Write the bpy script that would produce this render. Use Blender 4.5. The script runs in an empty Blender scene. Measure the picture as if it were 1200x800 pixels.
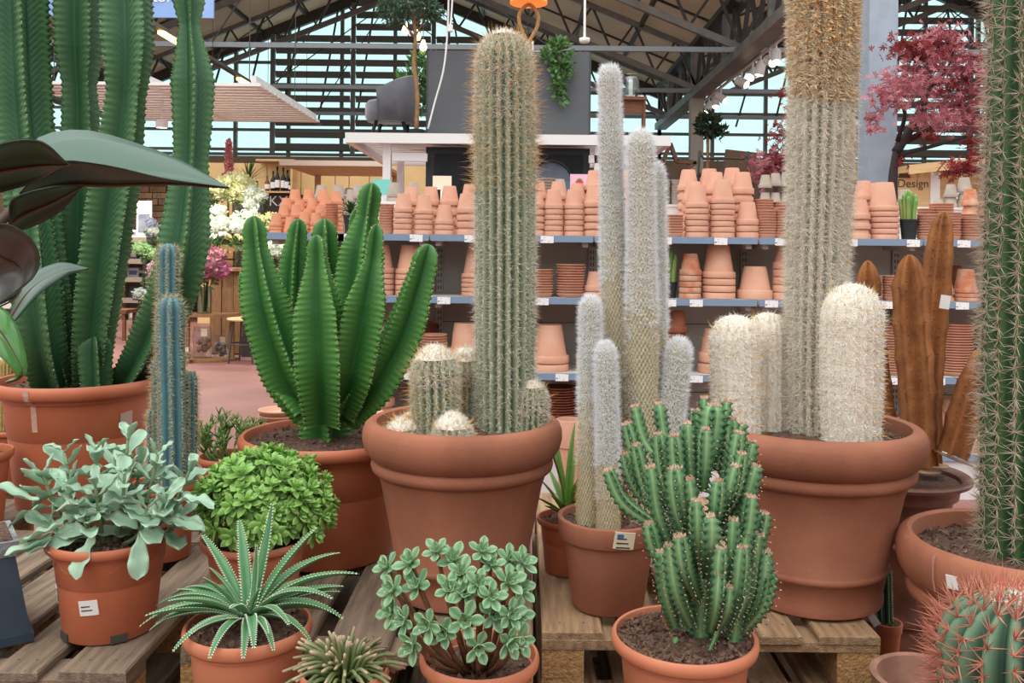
import bpy, math, random
import numpy as np
from mathutils import Vector, Matrix
R = random.Random(7)
NR = np.random.default_rng(11)
SC = bpy.context.scene
COL = SC.collection
PI = math.pi

# ------------------------------------------------------------------ camera, sky, exposure
F, PX, PY, ROLL, CAMZ = 1050.0, 612.0, 290.0, 0.0105, 1.34
cam = bpy.data.cameras.new('camera'); camo = bpy.data.objects.new('camera', cam); COL.objects.link(camo)
cam.sensor_width = 36; cam.lens = F/1200*36
cam.shift_x = -(PX-600)/1200; cam.shift_y = -(400-PY)/1200
cam.clip_start = .02; cam.clip_end = 200
camo.matrix_world = Matrix.Translation((0, 0, CAMZ)) @ Matrix.Rotation(PI/2, 4, 'X') @ Matrix.Rotation(ROLL, 4, 'Z')
SC.camera = camo
wd = bpy.data.worlds.new('overcast_sky'); SC.world = wd; wd.use_nodes = True
bg = wd.node_tree.nodes['Background']; bg.inputs[0].default_value = (.97, 1, 1, 1); bg.inputs[1].default_value = 1.45
# bright overcast daylight through the glazed roof: very soft sun
sl = bpy.data.lights.new('overcast_sun', 'SUN'); sl.energy = 1.7; sl.angle = math.radians(60); sl.color = (1, .985, .95)
so = bpy.data.objects.new('overcast_sun', sl); COL.objects.link(so); so.rotation_euler = (math.radians(24), math.radians(-16), 0)
SC.view_settings.view_transform = 'Standard'; SC.view_settings.look = 'None'
SC.view_settings.exposure = 0.2; SC.view_settings.gamma = 1; SC.view_settings.use_curve_mapping = False

def P(x, y, d):
    """world point seen at photo pixel (x, y), d metres away along the view axis"""
    a, b = x-PX, y-PY
    u = a*math.cos(ROLL)+b*math.sin(ROLL); v = -a*math.sin(ROLL)+b*math.cos(ROLL)
    return Vector((u/F*d, d, CAMZ-v/F*d))

# ------------------------------------------------------------------ materials
MATS = {}
def srgb(c):
    return tuple(((v/255+.055)/1.055)**2.4 if v/255 > .04045 else v/255/12.92 for v in c)+(1,)
def mat(name, c, rough=.6, c2=None, scale=12, bump=0, bscale=None, metal=0, trans=0, spec=.4, coat=0, detail=4, stretch=None, sheen=0, lo=.35, hi=.65):
    """procedural surface: two colours mixed by noise, with fine relief"""
    if name in MATS: return MATS[name]
    m = bpy.data.materials.new(name); m.use_nodes = True; MATS[name] = m
    nt = m.node_tree; b = nt.nodes['Principled BSDF']; ln = nt.links.new
    b.inputs['Base Color'].default_value = srgb(c); b.inputs['Roughness'].default_value = rough
    b.inputs['Metallic'].default_value = metal; b.inputs['Specular IOR Level'].default_value = spec
    b.inputs['Coat Weight'].default_value = coat; b.inputs['Sheen Weight'].default_value = sheen
    tc = nt.nodes.new('ShaderNodeTexCoord'); src = tc.outputs['Object']
    if stretch:
        mp = nt.nodes.new('ShaderNodeMapping'); mp.inputs['Scale'].default_value = stretch
        ln(src, mp.inputs[0]); src = mp.outputs[0]
    if c2 is not None:
        n = nt.nodes.new('ShaderNodeTexNoise'); n.inputs['Scale'].default_value = scale; n.inputs['Detail'].default_value = detail
        ln(src, n.inputs['Vector'])
        r = nt.nodes.new('ShaderNodeValToRGB'); r.color_ramp.elements[0].position = lo; r.color_ramp.elements[1].position = hi
        r.color_ramp.elements[0].color = srgb(c); r.color_ramp.elements[1].color = srgb(c2)
        ln(n.outputs['Fac'], r.inputs[0]); ln(r.outputs[0], b.inputs['Base Color'])
    if bump:
        n2 = nt.nodes.new('ShaderNodeTexNoise'); n2.inputs['Scale'].default_value = bscale or scale*4; n2.inputs['Detail'].default_value = 5
        ln(src, n2.inputs['Vector'])
        bp = nt.nodes.new('ShaderNodeBump'); bp.inputs['Strength'].default_value = bump; bp.inputs['Distance'].default_value = .01
        ln(n2.outputs['Fac'], bp.inputs['Height']); ln(bp.outputs[0], b.inputs['Normal'])
    if trans:
        t = nt.nodes.new('ShaderNodeBsdfTranslucent'); mx = nt.nodes.new('ShaderNodeMixShader'); mx.inputs[0].default_value = trans
        if c2 is not None: ln(r.outputs[0], t.inputs[0])
        else: t.inputs[0].default_value = srgb(c)
        o = nt.nodes['Material Output']; ln(b.outputs[0], mx.inputs[1]); ln(t.outputs[0], mx.inputs[2]); ln(mx.outputs[0], o.inputs[0])
    return m
def attr_mix(name, ca, cb, rough=.5, attr='rib', trans=0, spec=.4, noise=.0, nscale=20, bump=0, coat=0):
    """two real colours of one skin, mixed by a per-vertex mask (rib crest, leaf edge ...)"""
    if name in MATS: return MATS[name]
    m = bpy.data.materials.new(name); m.use_nodes = True; MATS[name] = m
    nt = m.node_tree; b = nt.nodes['Principled BSDF']; ln = nt.links.new
    b.inputs['Roughness'].default_value = rough; b.inputs['Specular IOR Level'].default_value = spec; b.inputs['Coat Weight'].default_value = coat
    a = nt.nodes.new('ShaderNodeAttribute'); a.attribute_name = attr
    mx = nt.nodes.new('ShaderNodeMix'); mx.data_type = 'RGBA'
    mx.inputs['A'].default_value = srgb(ca); mx.inputs['B'].default_value = srgb(cb)
    fac = a.outputs['Fac']
    tc = nt.nodes.new('ShaderNodeTexCoord'); n = nt.nodes.new('ShaderNodeTexNoise'); n.inputs['Scale'].default_value = nscale; n.inputs['Detail'].default_value = 4
    ln(tc.outputs['Object'], n.inputs['Vector'])
    if noise:
        ma = nt.nodes.new('ShaderNodeMath'); ma.operation = 'MULTIPLY_ADD'; ma.inputs[1].default_value = noise; ma.inputs[2].default_value = -noise/2
        ln(n.outputs['Fac'], ma.inputs[0])
        ad = nt.nodes.new('ShaderNodeMath'); ad.operation = 'ADD'; ad.use_clamp = True
        ln(ma.outputs[0], ad.inputs[0]); ln(fac, ad.inputs[1]); fac = ad.outputs[0]
    ln(fac, mx.inputs['Factor']); ln(mx.outputs['Result'], b.inputs['Base Color'])
    if bump:
        bp = nt.nodes.new('ShaderNodeBump'); bp.inputs['Strength'].default_value = bump; bp.inputs['Distance'].default_value = .005
        ln(n.outputs['Fac'], bp.inputs['Height']); ln(bp.outputs[0], b.inputs['Normal'])
    if trans:
        t = nt.nodes.new('ShaderNodeBsdfTranslucent'); ms = nt.nodes.new('ShaderNodeMixShader'); ms.inputs[0].default_value = trans
        ln(mx.outputs['Result'], t.inputs[0])
        o = nt.nodes['Material Output']; ln(b.outputs[0], ms.inputs[1]); ln(t.outputs[0], ms.inputs[2]); ln(ms.outputs[0], o.inputs[0])
    return m
def emit(name, c, s):
    if name in MATS: return MATS[name]
    m = bpy.data.materials.new(name); m.use_nodes = True; MATS[name] = m
    b = m.node_tree.nodes['Principled BSDF']; b.inputs['Base Color'].default_value = srgb(c)
    b.inputs['Emission Color'].default_value = srgb(c); b.inputs['Emission Strength'].default_value = s
    return m
def glass(name, c, mixf=.12, rough=.03):
    if name in MATS: return MATS[name]
    m = bpy.data.materials.new(name); m.use_nodes = True; MATS[name] = m
    nt = m.node_tree; o = nt.nodes['Material Output']; nt.nodes.remove(nt.nodes['Principled BSDF'])
    t = nt.nodes.new('ShaderNodeBsdfTransparent'); t.inputs[0].default_value = srgb(c)
    g = nt.nodes.new('ShaderNodeBsdfGlossy'); g.inputs['Roughness'].default_value = rough
    mx = nt.nodes.new('ShaderNodeMixShader'); mx.inputs[0].default_value = mixf
    nt.links.new(t.outputs[0], mx.inputs[1]); nt.links.new(g.outputs[0], mx.inputs[2]); nt.links.new(mx.outputs[0], o.inputs[0])
    return m

# ------------------------------------------------------------------ objects
def link(o, parent=None, label=None, cat=None, group=None, kind=None):
    COL.objects.link(o)
    if parent is not None: o.parent = parent
    if label: o['label'] = label
    if cat: o['category'] = cat
    if group: o['group'] = group
    if kind: o['kind'] = kind
    return o
def thing(name, label, cat, loc=(0, 0, 0), group=None, rz=0):
    o = bpy.data.objects.new(name, None); o.location = loc; o.rotation_euler = (0, 0, rz); o.empty_display_size = .05
    return link(o, None, label, cat, group)
def part(name, parent, **k):
    return link(bpy.data.objects.new(name, None), parent, **k)
def npmesh(name, V, Fc, m, parent=None, smooth=True, attr=None, **k):
    """V (n,3); Fc (m,3) or (m,4) array, or a list of such arrays / lists"""
    me = bpy.data.meshes.new(name)
    V = np.asarray(V, dtype=np.float32)
    if isinstance(Fc, np.ndarray): Fc = [Fc]
    sizes = np.concatenate([np.full(len(f), f.shape[1], np.int32) for f in Fc]); idx = np.concatenate([f.ravel() for f in Fc]).astype(np.int32)
    me.vertices.add(len(V)); me.vertices.foreach_set('co', V.ravel())
    me.loops.add(len(idx)); me.loops.foreach_set('vertex_index', idx)
    me.polygons.add(len(sizes)); st = np.zeros(len(sizes), np.int32); st[1:] = np.cumsum(sizes)[:-1]
    me.polygons.foreach_set('loop_start', st)
    try: me.polygons.foreach_set('loop_total', sizes)
    except Exception: pass
    me.polygons.foreach_set('use_smooth', np.full(len(sizes), smooth, bool))
    if attr is not None:
        a = me.attributes.new('rib', 'FLOAT', 'POINT'); a.data.foreach_set('value', np.asarray(attr, np.float32).ravel())
    me.update(calc_edges=True); me.validate()
    me.materials.append(m)
    o = bpy.data.objects.new(name, me)
    return link(o, parent, **k)
def inst(o, name, parent=None, mw=None, **k):
    c = bpy.data.objects.new(name, o.data if hasattr(o, 'data') else o)
    if mw is not None: c.matrix_basis = mw
    return link(c, parent, **k)
class MB:
    """collects geometry of one mesh"""
    def __init__(s): s.v = []; s.f = []; s.a = []
    def add(s, vs, fs, a=0.):
        o = len(s.v); s.v += [tuple(v) for v in vs]; s.f += [tuple(i+o for i in f) for f in fs]
        s.a += list(a) if hasattr(a, '__len__') else [a]*len(vs)
        return s
    def box(s, lo, hi, M=None, a=0.):
        x0, y0, z0 = lo; x1, y1, z1 = hi
        v = [Vector(p) for p in ((x0,y0,z0),(x1,y0,z0),(x1,y1,z0),(x0,y1,z0),(x0,y0,z1),(x1,y0,z1),(x1,y1,z1),(x0,y1,z1))]
        if M is not None: v = [M @ p for p in v]
        return s.add(v, [(0,3,2,1),(4,5,6,7),(0,1,5,4),(1,2,6,5),(2,3,7,6),(3,0,4,7)], a)
    def beam(s, p, q, w, h, up=(0, 0, 1)):
        p, q = Vector(p), Vector(q); d = (q-p); L = d.length; d.normalize(); u = Vector(up)
        if abs(d.dot(u)) > .99: u = Vector((1, 0, 0))
        sd = d.cross(u).normalized(); u = sd.cross(d)
        M = Matrix((( sd.x, d.x, u.x, p.x), (sd.y, d.y, u.y, p.y), (sd.z, d.z, u.z, p.z), (0, 0, 0, 1)))
        return s.box((-w/2, 0, -h/2), (w/2, L, h/2), M)
    def lathe(s, prof, n=32, c=(0, 0, 0), cap0=True, cap1=True, M=None, a=0., sq=1.):
        vs = []; fs = []; k = len(prof)
        for i in range(n):
            t = 2*PI*i/n
            for r, z in prof:
                p = Vector((c[0]+r*math.cos(t), c[1]+r*sq*math.sin(t), c[2]+z)); vs.append(M @ p if M is not None else p)
        for i in range(n):
            j = (i+1) % n
            for q in range(k-1): fs.append((i*k+q, j*k+q, j*k+q+1, i*k+q+1))
        if cap0: fs.append(tuple(i*k for i in range(n-1, -1, -1)))
        if cap1: fs.append(tuple(i*k+k-1 for i in range(n)))
        return s.add(vs, fs, a)
    def tube(s, pts, r, n=8, a=0., closed=False):
        pts = [Vector(p) for p in pts]; m = len(pts); rr = r if hasattr(r, '__len__') else [r]*m
        vs = []; fs = []; nrm = None
        for i in range(m):
            t = (pts[(i+1) % m if closed else min(i+1, m-1)]-pts[i-1 if closed else max(i-1, 0)]).normalized()
            if nrm is None: nrm = t.orthogonal().normalized()
            nrm = (nrm-t*nrm.dot(t)).normalized(); b = t.cross(nrm)
            for j in range(n):
                q = 2*PI*j/n; vs.append(pts[i]+(nrm*math.cos(q)+b*math.sin(q))*rr[i])
        for i in range(m if closed else m-1):
            for j in range(n):
                k = (i+1) % m
                fs.append((i*n+j, i*n+(j+1) % n, k*n+(j+1) % n, k*n+j))
        if not closed: fs += [tuple(range(n-1, -1, -1)), tuple((m-1)*n+j for j in range(n))]
        return s.add(vs, fs, a)
    def prism(s, poly, h, M=None):
        """poly in xy, extruded along z by h"""
        n = len(poly); v = [Vector((x, y, 0)) for x, y in poly]+[Vector((x, y, h)) for x, y in poly]
        if M is not None: v = [M @ p for p in v]
        return s.add(v, [tuple(range(n-1, -1, -1)), tuple(range(n, 2*n))]+[(i, (i+1) % n, n+(i+1) % n, n+i) for i in range(n)])
    def obj(s, name, m, parent=None, smooth=False, loc=None, **k):
        me = bpy.data.meshes.new(name); me.from_pydata(s.v, [], s.f)
        if smooth: me.polygons.foreach_set('use_smooth', np.ones(len(me.polygons), bool))
        if any(s.a):
            at = me.attributes.new('rib', 'FLOAT', 'POINT'); at.data.foreach_set('value', np.asarray(s.a, np.float32))
        me.materials.append(m); me.update()
        o = bpy.data.objects.new(name, me)
        if loc is not None: o.location = loc
        return link(o, parent, **k)
def smooth_angle(o, deg=35):
    me = o.data; me.polygons.foreach_set('use_smooth', np.ones(len(me.polygons), bool))
    try: me.set_sharp_from_angle(angle=math.radians(deg))
    except Exception: pass
    return o
def catmull(pts, n):
    p = [np.array(q, float) for q in pts]; p = [2*p[0]-p[1]]+p+[2*p[-1]-p[-2]]
    out = []
    m = len(p)-3
    for i in range(n):
        u = i/(n-1)*m; k = min(int(u), m-1); t = u-k
        a, b, c, d = p[k:k+4]
        out.append(.5*((2*b)+(-a+c)*t+(2*a-5*b+4*c-d)*t*t+(-a+3*b-3*c+d)*t**3))
    return np.array(out)
def text_obj(name, body, size, m, parent, M, ext=.0004, **k):
    cu = bpy.data.curves.new(name, 'FONT'); cu.body = body; cu.size = size; cu.extrude = ext; cu.align_x = 'CENTER'; cu.align_y = 'CENTER'
    o = bpy.data.objects.new(name, cu); COL.objects.link(o)
    dg = bpy.context.evaluated_depsgraph_get(); me = bpy.data.meshes.new_from_object(o.evaluated_get(dg))
    bpy.data.objects.remove(o); me.materials.clear(); me.materials.append(m)
    t = bpy.data.objects.new(name, me); t.matrix_basis = M
    return link(t, parent, **k)
FACE = Matrix.Rotation(PI/2, 4, 'X')     # text upright, read from -Y

# ------------------------------------------------------------------ the building
m_floor = mat('red_paving', (132, 90, 84), .6, (148, 104, 97), 1.5, .15, 60)
MB().box((-26, -8, -.1), (26, 29, 0)).obj('floor', m_floor, kind='structure')
m_steel = mat('grey_steel', (112, 110, 106), .55, (132, 130, 124), 3)
m_dsteel = mat('dark_steel', (70, 66, 62), .6)
m_roof = mat('beige_roof_sheet', (190, 168, 142), .8, (170, 148, 122), .6, trans=.08)
m_blue = mat('blue_grey_column_paint', (162, 174, 188), .45, (148, 160, 174), 6)
m_white = mat('white_paint', (228, 226, 224), .4)
m_glass = glass('green_tinted_glass', (182, 218, 218), .03)
EX = 3.95; HB = 7.7; DW = 26.0; EZ = 4.9; SL = .405     # girder x, half bay, far wall, girder underside, roof slope
def roofz(x, base=6.0):
    u = (x-(EX-HB)) % (2*HB)
    if u > HB: u = 2*HB-u
    return base+(HB-u)*SL
# roof sheets and purlins (opaque over the far hall; the near hall is glazed overhead)
for nm, a, b in (('roof_west_outer', EX-3*HB, EX-2*HB), ('roof_west_slope', EX-2*HB, EX-HB), ('roof_east_slope', EX-HB, EX), ('roof_second_bay_rise', EX, EX+HB), ('roof_second_bay_fall', EX+HB, EX+2*HB)):
    za, zb = roofz(a+1e-4), roofz(b-1e-4)
    g = MB(); g.add([(a, 12.5, za), (b, 12.5, zb), (b, DW, zb), (a, DW, za)], [(0, 3, 2, 1)])
    ro = g.obj(nm, m_roof, kind='structure')
    n = 6
    for i in range(n+1):
        x = a+(b-a)*(i+.001)/(n+.002); z = roofz(x)-.06
        MB().beam((x, 12.5, z), (x, DW, z), .07, .12).obj('purlin', m_dsteel, ro)
    for y in (14.4, 18.4, 22.6):
        MB().beam((a+.05, y, za-.02), (b-.05, y, zb-.02), .035, .05).obj('seam_batten', m_dsteel, ro)
# lattice trusses, one per frame
def truss(y, x0, name):
    # a frame over one bay: two parallel-chord rafters, web members, tie rod
    e = thing(name, 'x', 'truss', (x0, y, 0))
    del e['category']; del e['label']; e['kind'] = 'structure'
    for s in (0, 1):
        f = lambda u: (u if s == 0 else 2*HB-u)
        lo = lambda u: Vector((f(u), 0, EZ+.1+u*SL)); hi = lambda u: Vector((f(u), 0, EZ+1.0+u*SL))
        MB().beam(lo(0), lo(HB), .1, .13).obj('lower_chord', m_steel, e)
        MB().beam(hi(0), hi(HB), .1, .12).obj('upper_chord', m_steel, e)
        n = 8
        for i in range(n):
            a, b = HB*i/n, HB*(i+1)/n
            MB().beam(lo(a), hi((a+b)/2), .05, .05).obj('web_bar', m_dsteel, e)
            MB().beam(hi((a+b)/2), lo(b), .05, .05).obj('web_bar', m_dsteel, e)
    MB().beam((0, -.1, EZ+.05), (2*HB, -.1, EZ+.05), .07, .09).obj('tie_beam', mat('galvanised', (140, 146, 150), .4, metal=.3), e)
    for u in (HB*.45, HB*.75, HB*1.25, HB*1.55):
        MB().beam((u, -.1, EZ+.05), (HB, 0, EZ+HB*SL), .025, .025).obj('tie_rod', m_dsteel, e)
    return e
for y in (16.3, 20.5, 24.6):
    for b in (0, 1): truss(y, EX-2*HB+b*2*HB, 'trim_%d' % (int(y)*10+b))
# valley girders along the hall
def girder(x, name, y0=13.0):
    e = thing(name, 'x', 'g', (x, y0, EZ)); del e['category']; del e['label']; e['kind'] = 'structure'
    L = DW-y0-.1
    MB().box((-.16, 0, -.12), (.16, L, .06)).obj('bottom_flange', m_steel, e)
    MB().box((-.2, 0, .98), (.2, L, 1.1)).obj('gutter', m_dsteel, e)
    n = 12
    for i in range(n):
        a, b = L*i/n, L*(i+1)/n
        MB().beam((0, a, .06), (0, (a+b)/2, 1.0), .07, .07).obj('web_bar', m_dsteel, e)
        MB().beam((0, (a+b)/2, 1.0), (0, b, .06), .07, .07).obj('web_bar', m_dsteel, e)
        MB().box((-.13, a-.05, .06), (.13, a+.05, 1.0)).obj('post_plate', m_steel, e) if i % 3 == 1 else None
    return e
girder(EX, 'trim_1'); girder(EX-2*HB, 'trim_2')
# columns
def column(x, y, w, h, m, name, z0=0):
    MB().box((-w/2, -w/2, 0), (w/2, w/2, h)).obj(name, m, loc=(x, y, z0), kind='structure')
column(EX, 20.5, .29, EZ-.12, mat('pale_column', (164, 158, 148), .6), 'column_at_girder')
column(P(1034, 200, 7.85).x, 7.975, .25, 6.2, m_blue, 'column_blue_grey')
# gable end wall: sill, mullions, panes, louvre slats
m_mull = mat('window_metal', (118, 120, 114), .5)
WZ = 2.9     # top of the solid low wall (hidden by the shops)
zt = lambda y: CAMZ+(PY-y)/F*DW
MB().box((-26, DW, 0), (26, DW+.2, zt(186))).obj('wall_far', mat('low_wall', (150, 128, 108), .8), kind='structure')
for bi, xa in enumerate((EX-2*HB, EX, EX-4*HB)):
    xb = xa+2*HB; xc = xa+HB
    w = thing('window_%d' % (bi+1), 'x', 'w', (xa, DW+.05, 0)); del w['category']; del w['label']; w['kind'] = 'structure'
    z0 = zt(186); top = lambda u: EZ+.95+(u if u < HB else 2*HB-u)*SL
    n = 10
    for i in range(n):
        a, b = 2*HB*i/n, 2*HB*(i+1)/n
        MB().add([(a, .03, z0), (b, .03, z0), (b, .03, top(b)), (a, .03, top(a))], [(0, 1, 2, 3)]).obj('pane', m_glass, w)
    for i in range(n+1):
        a = 2*HB*i/n
        MB().box((a-.05, -.06, z0), (a+.05, .06, top(a))).obj('mullion', m_mull, w)
    for z in (z0+.06, zt(178), zt(155), zt(131), zt(108), zt(76)):
        half = min(HB, HB-(z-EZ-.95)/SL)
        MB().box((HB-half, -.05, z-.04), (HB+half, .05, z+.04)).obj('transom', m_mull, w)
    MB().beam((0, 0, EZ+.95), (HB, 0, EZ+.95+HB*SL), .15, .3).obj('gable_rail', m_dsteel, w)
    MB().beam((2*HB, 0, EZ+.95), (HB, 0, EZ+.95+HB*SL), .15, .3).obj('gable_rail', m_dsteel, w)
    for i in range(7):
        u0 = HB*i/7
        for s in (0, 1):
            f = lambda u: (u if s == 0 else 2*HB-u)
            MB().beam((f(u0), -.1, EZ), (f(u0+HB/14), -.1, EZ+.95+(u0+HB/14)*SL-.1), .05, .05).obj('brace', m_dsteel, w)
    # louvre: three columns of tilted slats inside the glass
    wl = 2.5
    for k in range(4):
        x = HB+(-1.5+k)*wl/1.0*.92
        MB().box((x-.06, -.42, z0), (x+.06, -.3, min(top(x)-.2, 9))).obj('louvre_post', m_mull, w)
    s0 = MB(); s0.box((.08, -.02, -.095), (wl*.92-.08, .02, .095), Matrix.Rotation(math.radians(28), 4, 'X')); s0 = s0.obj('louvre_slat', m_mull, w)
    first = True
    for k in range(3):
        x = HB+(-1.5+k)*wl*.92
        for j in range(18):
            z = z0+.25+j*.345
            if z > min(top(x+.1), top(x+wl*.92-.1))-.15: continue
            M = Matrix.Translation((x, -.36, z))
            if first: s0.matrix_basis = M; first = False
            else: inst(s0, 'louvre_slat', w, M)
# walls around the near hall, outside the view
m_wall = mat('hall_wall', (176, 168, 158), .8)
MB().box((-19.1, -7, 0), (21, -6.8, 4.4)).obj('wall_near', m_wall, kind='structure')
MB().box((-19.3, -7, 0), (-19.1, 26, 4.7)).obj('wall_left', m_wall, kind='structure')
MB().box((20.4, -7, 0), (20.6, 26, 4.7)).obj('wall_right', m_wall, kind='structure')
# ------------------------------------------------------------------ plant toolkit
class Stem:
    """ribbed stem along a path; th0 turns a rib towards -Y"""
    def __init__(s, pts, rad, n, depth=.25, pw=1., mode='round', dome=.06, rings=80, spr=6, th0=0., teeth=0, tooth=.06, chev=0., wob=0., domep=2., apow=1.):
        C = catmull(pts, max(40, rings)); seg = np.linalg.norm(np.diff(C, axis=0), axis=1); L = np.concatenate([[0], np.cumsum(seg)]); s.L = L[-1]
        u = np.linspace(0, 1, rings); nd = 8
        h0 = max(s.L-dome, s.L*.3); body = np.linspace(0, h0, rings); dm = h0+(s.L-h0)*np.sin(np.linspace(0, PI/2, nd+1))[1:]
        s.h = np.concatenate([body, dm]); s.h0 = h0
        s.C = np.stack([np.interp(s.h, L, C[:, i]) for i in range(3)], 1)
        T = np.gradient(s.C[:rings], axis=0); T = np.concatenate([T, np.repeat(T[-1:], nd, 0)]); T /= np.linalg.norm(T, axis=1)[:, None]; s.T = T
        N = np.zeros_like(T); nv = np.array([math.sin(th0), -math.cos(th0), 0.])
        for i in range(len(T)):
            nv = nv-T[i]*nv.dot(T[i]); nv /= np.linalg.norm(nv); N[i] = nv
        s.N = N; s.B = np.cross(T, N)
        tt = s.h/s.L
        if hasattr(rad, '__len__'):
            r = np.interp(tt, [a for a, b in rad], [b for a, b in rad])
        else: r = np.full(len(tt), float(rad))
        dq = np.clip((s.h-h0)/max(s.L-h0, 1e-6), 0, 1); s.dm = np.maximum((1-dq**domep), 0)**(1/domep); s.r = r*np.maximum(s.dm, .02)
        s.apow = apow; s.n, s.depth, s.pw, s.mode, s.teeth, s.tooth, s.chev, s.wob = n, depth, pw, mode, teeth, tooth, chev, wob
        s.S = n*spr; s.th = np.arange(s.S)*2*PI/s.S; s.rings = len(s.h)
    def m(s, h, th):
        q = s.n*th/2
        if s.mode == 'lattice': c = .5+.5*np.cos(s.n*th)*np.cos(2*PI*h/.019); k = 1-s.depth*(1-c)
        elif s.mode == 'round': c = np.abs(np.cos(q))**s.pw; k = 1-s.depth*(1-c)
        else: v = np.abs(np.sin(q)); c = 1-v**s.pw; k = 1-s.depth*(v**s.pw)
        if s.teeth:
            ph = h*s.teeth
            w = np.clip(c, 0, 1)**2
            k = k+s.tooth*w*(np.abs(np.sin(PI*ph))**.7*-1+.5)*1.0
            if s.chev: k = k+s.chev*np.sin(2*PI*(ph+np.abs(np.sin(q))*3.4))*np.clip(np.abs(np.sin(q))*c*4, 0, 1)
        if s.wob: k = k*(1+s.wob*np.sin(h*31+3*np.sin(th)))
        return k, c
    def at(s, h, th):
        """surface points, outward normals, tangents for arrays h, th"""
        I = lambda A: np.stack([np.interp(h, s.h, A[:, i]) for i in range(3)], 1)
        k, c = s.m(h, th); r = np.interp(h, s.h, s.r)*k
        n, b, t = I(s.N), I(s.B), I(s.T); d = n*np.cos(th)[:, None]+b*np.sin(th)[:, None]
        dq = np.clip((h-s.h0)/max(s.L-s.h0, 1e-6), 0, 1)
        nn = d*(1-dq*.85)[:, None]+t*(dq*.95)[:, None]; nn /= np.linalg.norm(nn, axis=1)[:, None]
        return I(s.C)+d*r[:, None], nn, t
    def mesh(s, name, m, parent, **k):
        H, TH = np.meshgrid(s.h, s.th, indexing='ij'); K, c = s.m(H, TH)
        D = s.N[:, None]*np.cos(TH)[..., None]+s.B[:, None]*np.sin(TH)[..., None]
        V = (s.C[:, None]+D*(s.r[:, None]*K)[..., None]).reshape(-1, 3)
        i = np.arange(s.rings-1)[:, None]*s.S; j = np.arange(s.S)[None]; j2 = (j+1) % s.S
        Q = np.stack([i+j, i+j2, i+s.S+j2, i+s.S+j], -1).reshape(-1, 4)
        V = np.concatenate([V, s.C[-1:]]); e = len(V)-1; o = (s.rings-1)*s.S
        jj = np.arange(s.S); cap = np.stack([o+jj, o+(jj+1) % s.S, np.full(s.S, e)], 1)
        at = np.concatenate([np.clip(c, 0, 1).reshape(-1)**s.apow, [1.]])
        return npmesh(name, V, [Q, cap], m, parent, attr=at, **k)
    def areoles(s, step, hmin=0., hmax=None, stag=False):
        hmax = hmax or s.L*.995
        hs = np.arange(hmin+step/2, hmax, step); H = np.tile(hs, s.n); TH = np.repeat(np.arange(s.n)*2*PI/s.n, len(hs))
        if stag: H = H+np.repeat((np.arange(s.n) % 2)*step/2, len(hs)); H = np.minimum(H, hmax)
        return H, TH
def unit(v): return v/np.maximum(np.linalg.norm(v, axis=1), 1e-9)[:, None]
def spikes(name, B, D, Ln, rad, m, parent, bend=0., **k):
    """one needle per row: 3-sided pyramids (bend>0: two-segment droop)"""
    n = len(B); Ln = np.broadcast_to(Ln, (n,))[:, None]; rad = np.broadcast_to(rad, (n,))[:, None]
    ref = np.where(np.abs(D[:, 2:3]) > .9, np.array([[1., 0, 0]]), np.array([[0, 0, 1.]])); u = unit(np.cross(D, ref)); w = np.cross(D, u)
    a = [u*math.cos(q)+w*math.sin(q) for q in (0, 2.094, 4.189)]
    if not bend:
        V = np.stack([B+a[0]*rad, B+a[1]*rad, B+a[2]*rad, B+D*Ln], 1).reshape(-1, 3); o = np.arange(n)[:, None]*4
        Fc = np.concatenate([o+np.array([[0, 1, 3]]), o+np.array([[1, 2, 3]]), o+np.array([[2, 0, 3]])])
        return npmesh(name, V, Fc, m, parent, smooth=False, kind='stuff', **k)
    Mi = B+D*Ln*.55; tip = B+D*Ln*.92+np.array([[0, 0, -1.]])*Ln*bend
    V = np.stack([B+a[0]*rad, B+a[1]*rad, B+a[2]*rad, Mi+a[0]*rad*.8, Mi+a[1]*rad*.8, Mi+a[2]*rad*.8, tip], 1).reshape(-1, 3); o = np.arange(n)[:, None]*7
    T = [(0, 1, 4), (0, 4, 3), (1, 2, 5), (1, 5, 4), (2, 0, 3), (2, 3, 5), (3, 4, 6), (4, 5, 6), (5, 3, 6)]
    return npmesh(name, V, np.concatenate([o+np.array([t]) for t in T]), m, parent, smooth=False, kind='stuff', **k)
def tuft(st, H, TH, per, ln, rad, m, parent, name='spines', spread=1., up=0., lj=.4, side=None, bend=0., rnd=NR):
    """per spines at every areole (H, TH)"""
    H = np.repeat(H, per); TH = np.repeat(TH, per); B, Nn, T = st.at(H, TH)
    Dr = Nn+rnd.normal(0, 1, B.shape)*spread*.6+T*up; 
    back = (Dr*Nn).sum(1); Dr = np.where(back[:, None] < .15, Dr+Nn*(.3-back)[:, None], Dr); Dr = unit(Dr)
    L_ = ln*(1+rnd.uniform(-lj, lj, len(B)))
    return spikes(name, B-Nn*.001, Dr, L_, rad, m, parent, bend)
def fuzz(st, count, ln, rad, m, parent, name='hair', spread=.5, up=0., hmin=0., hmax=None, bend=0., rnd=NR):
    H = rnd.uniform(hmin, hmax or st.L, count); keep = rnd.uniform(0, 1, count) < np.maximum(np.interp(H, st.h, st.dm), .25); H = H[keep]
    TH = rnd.uniform(0, 2*PI, len(H)); B, Nn, T = st.at(H, TH)
    D = unit(Nn+rnd.normal(0, 1, B.shape)*spread+T*up)
    return spikes(name, B-Nn*.001, D, ln*(1+rnd.uniform(-.4, .4, len(B))), rad, m, parent, bend)
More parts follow.
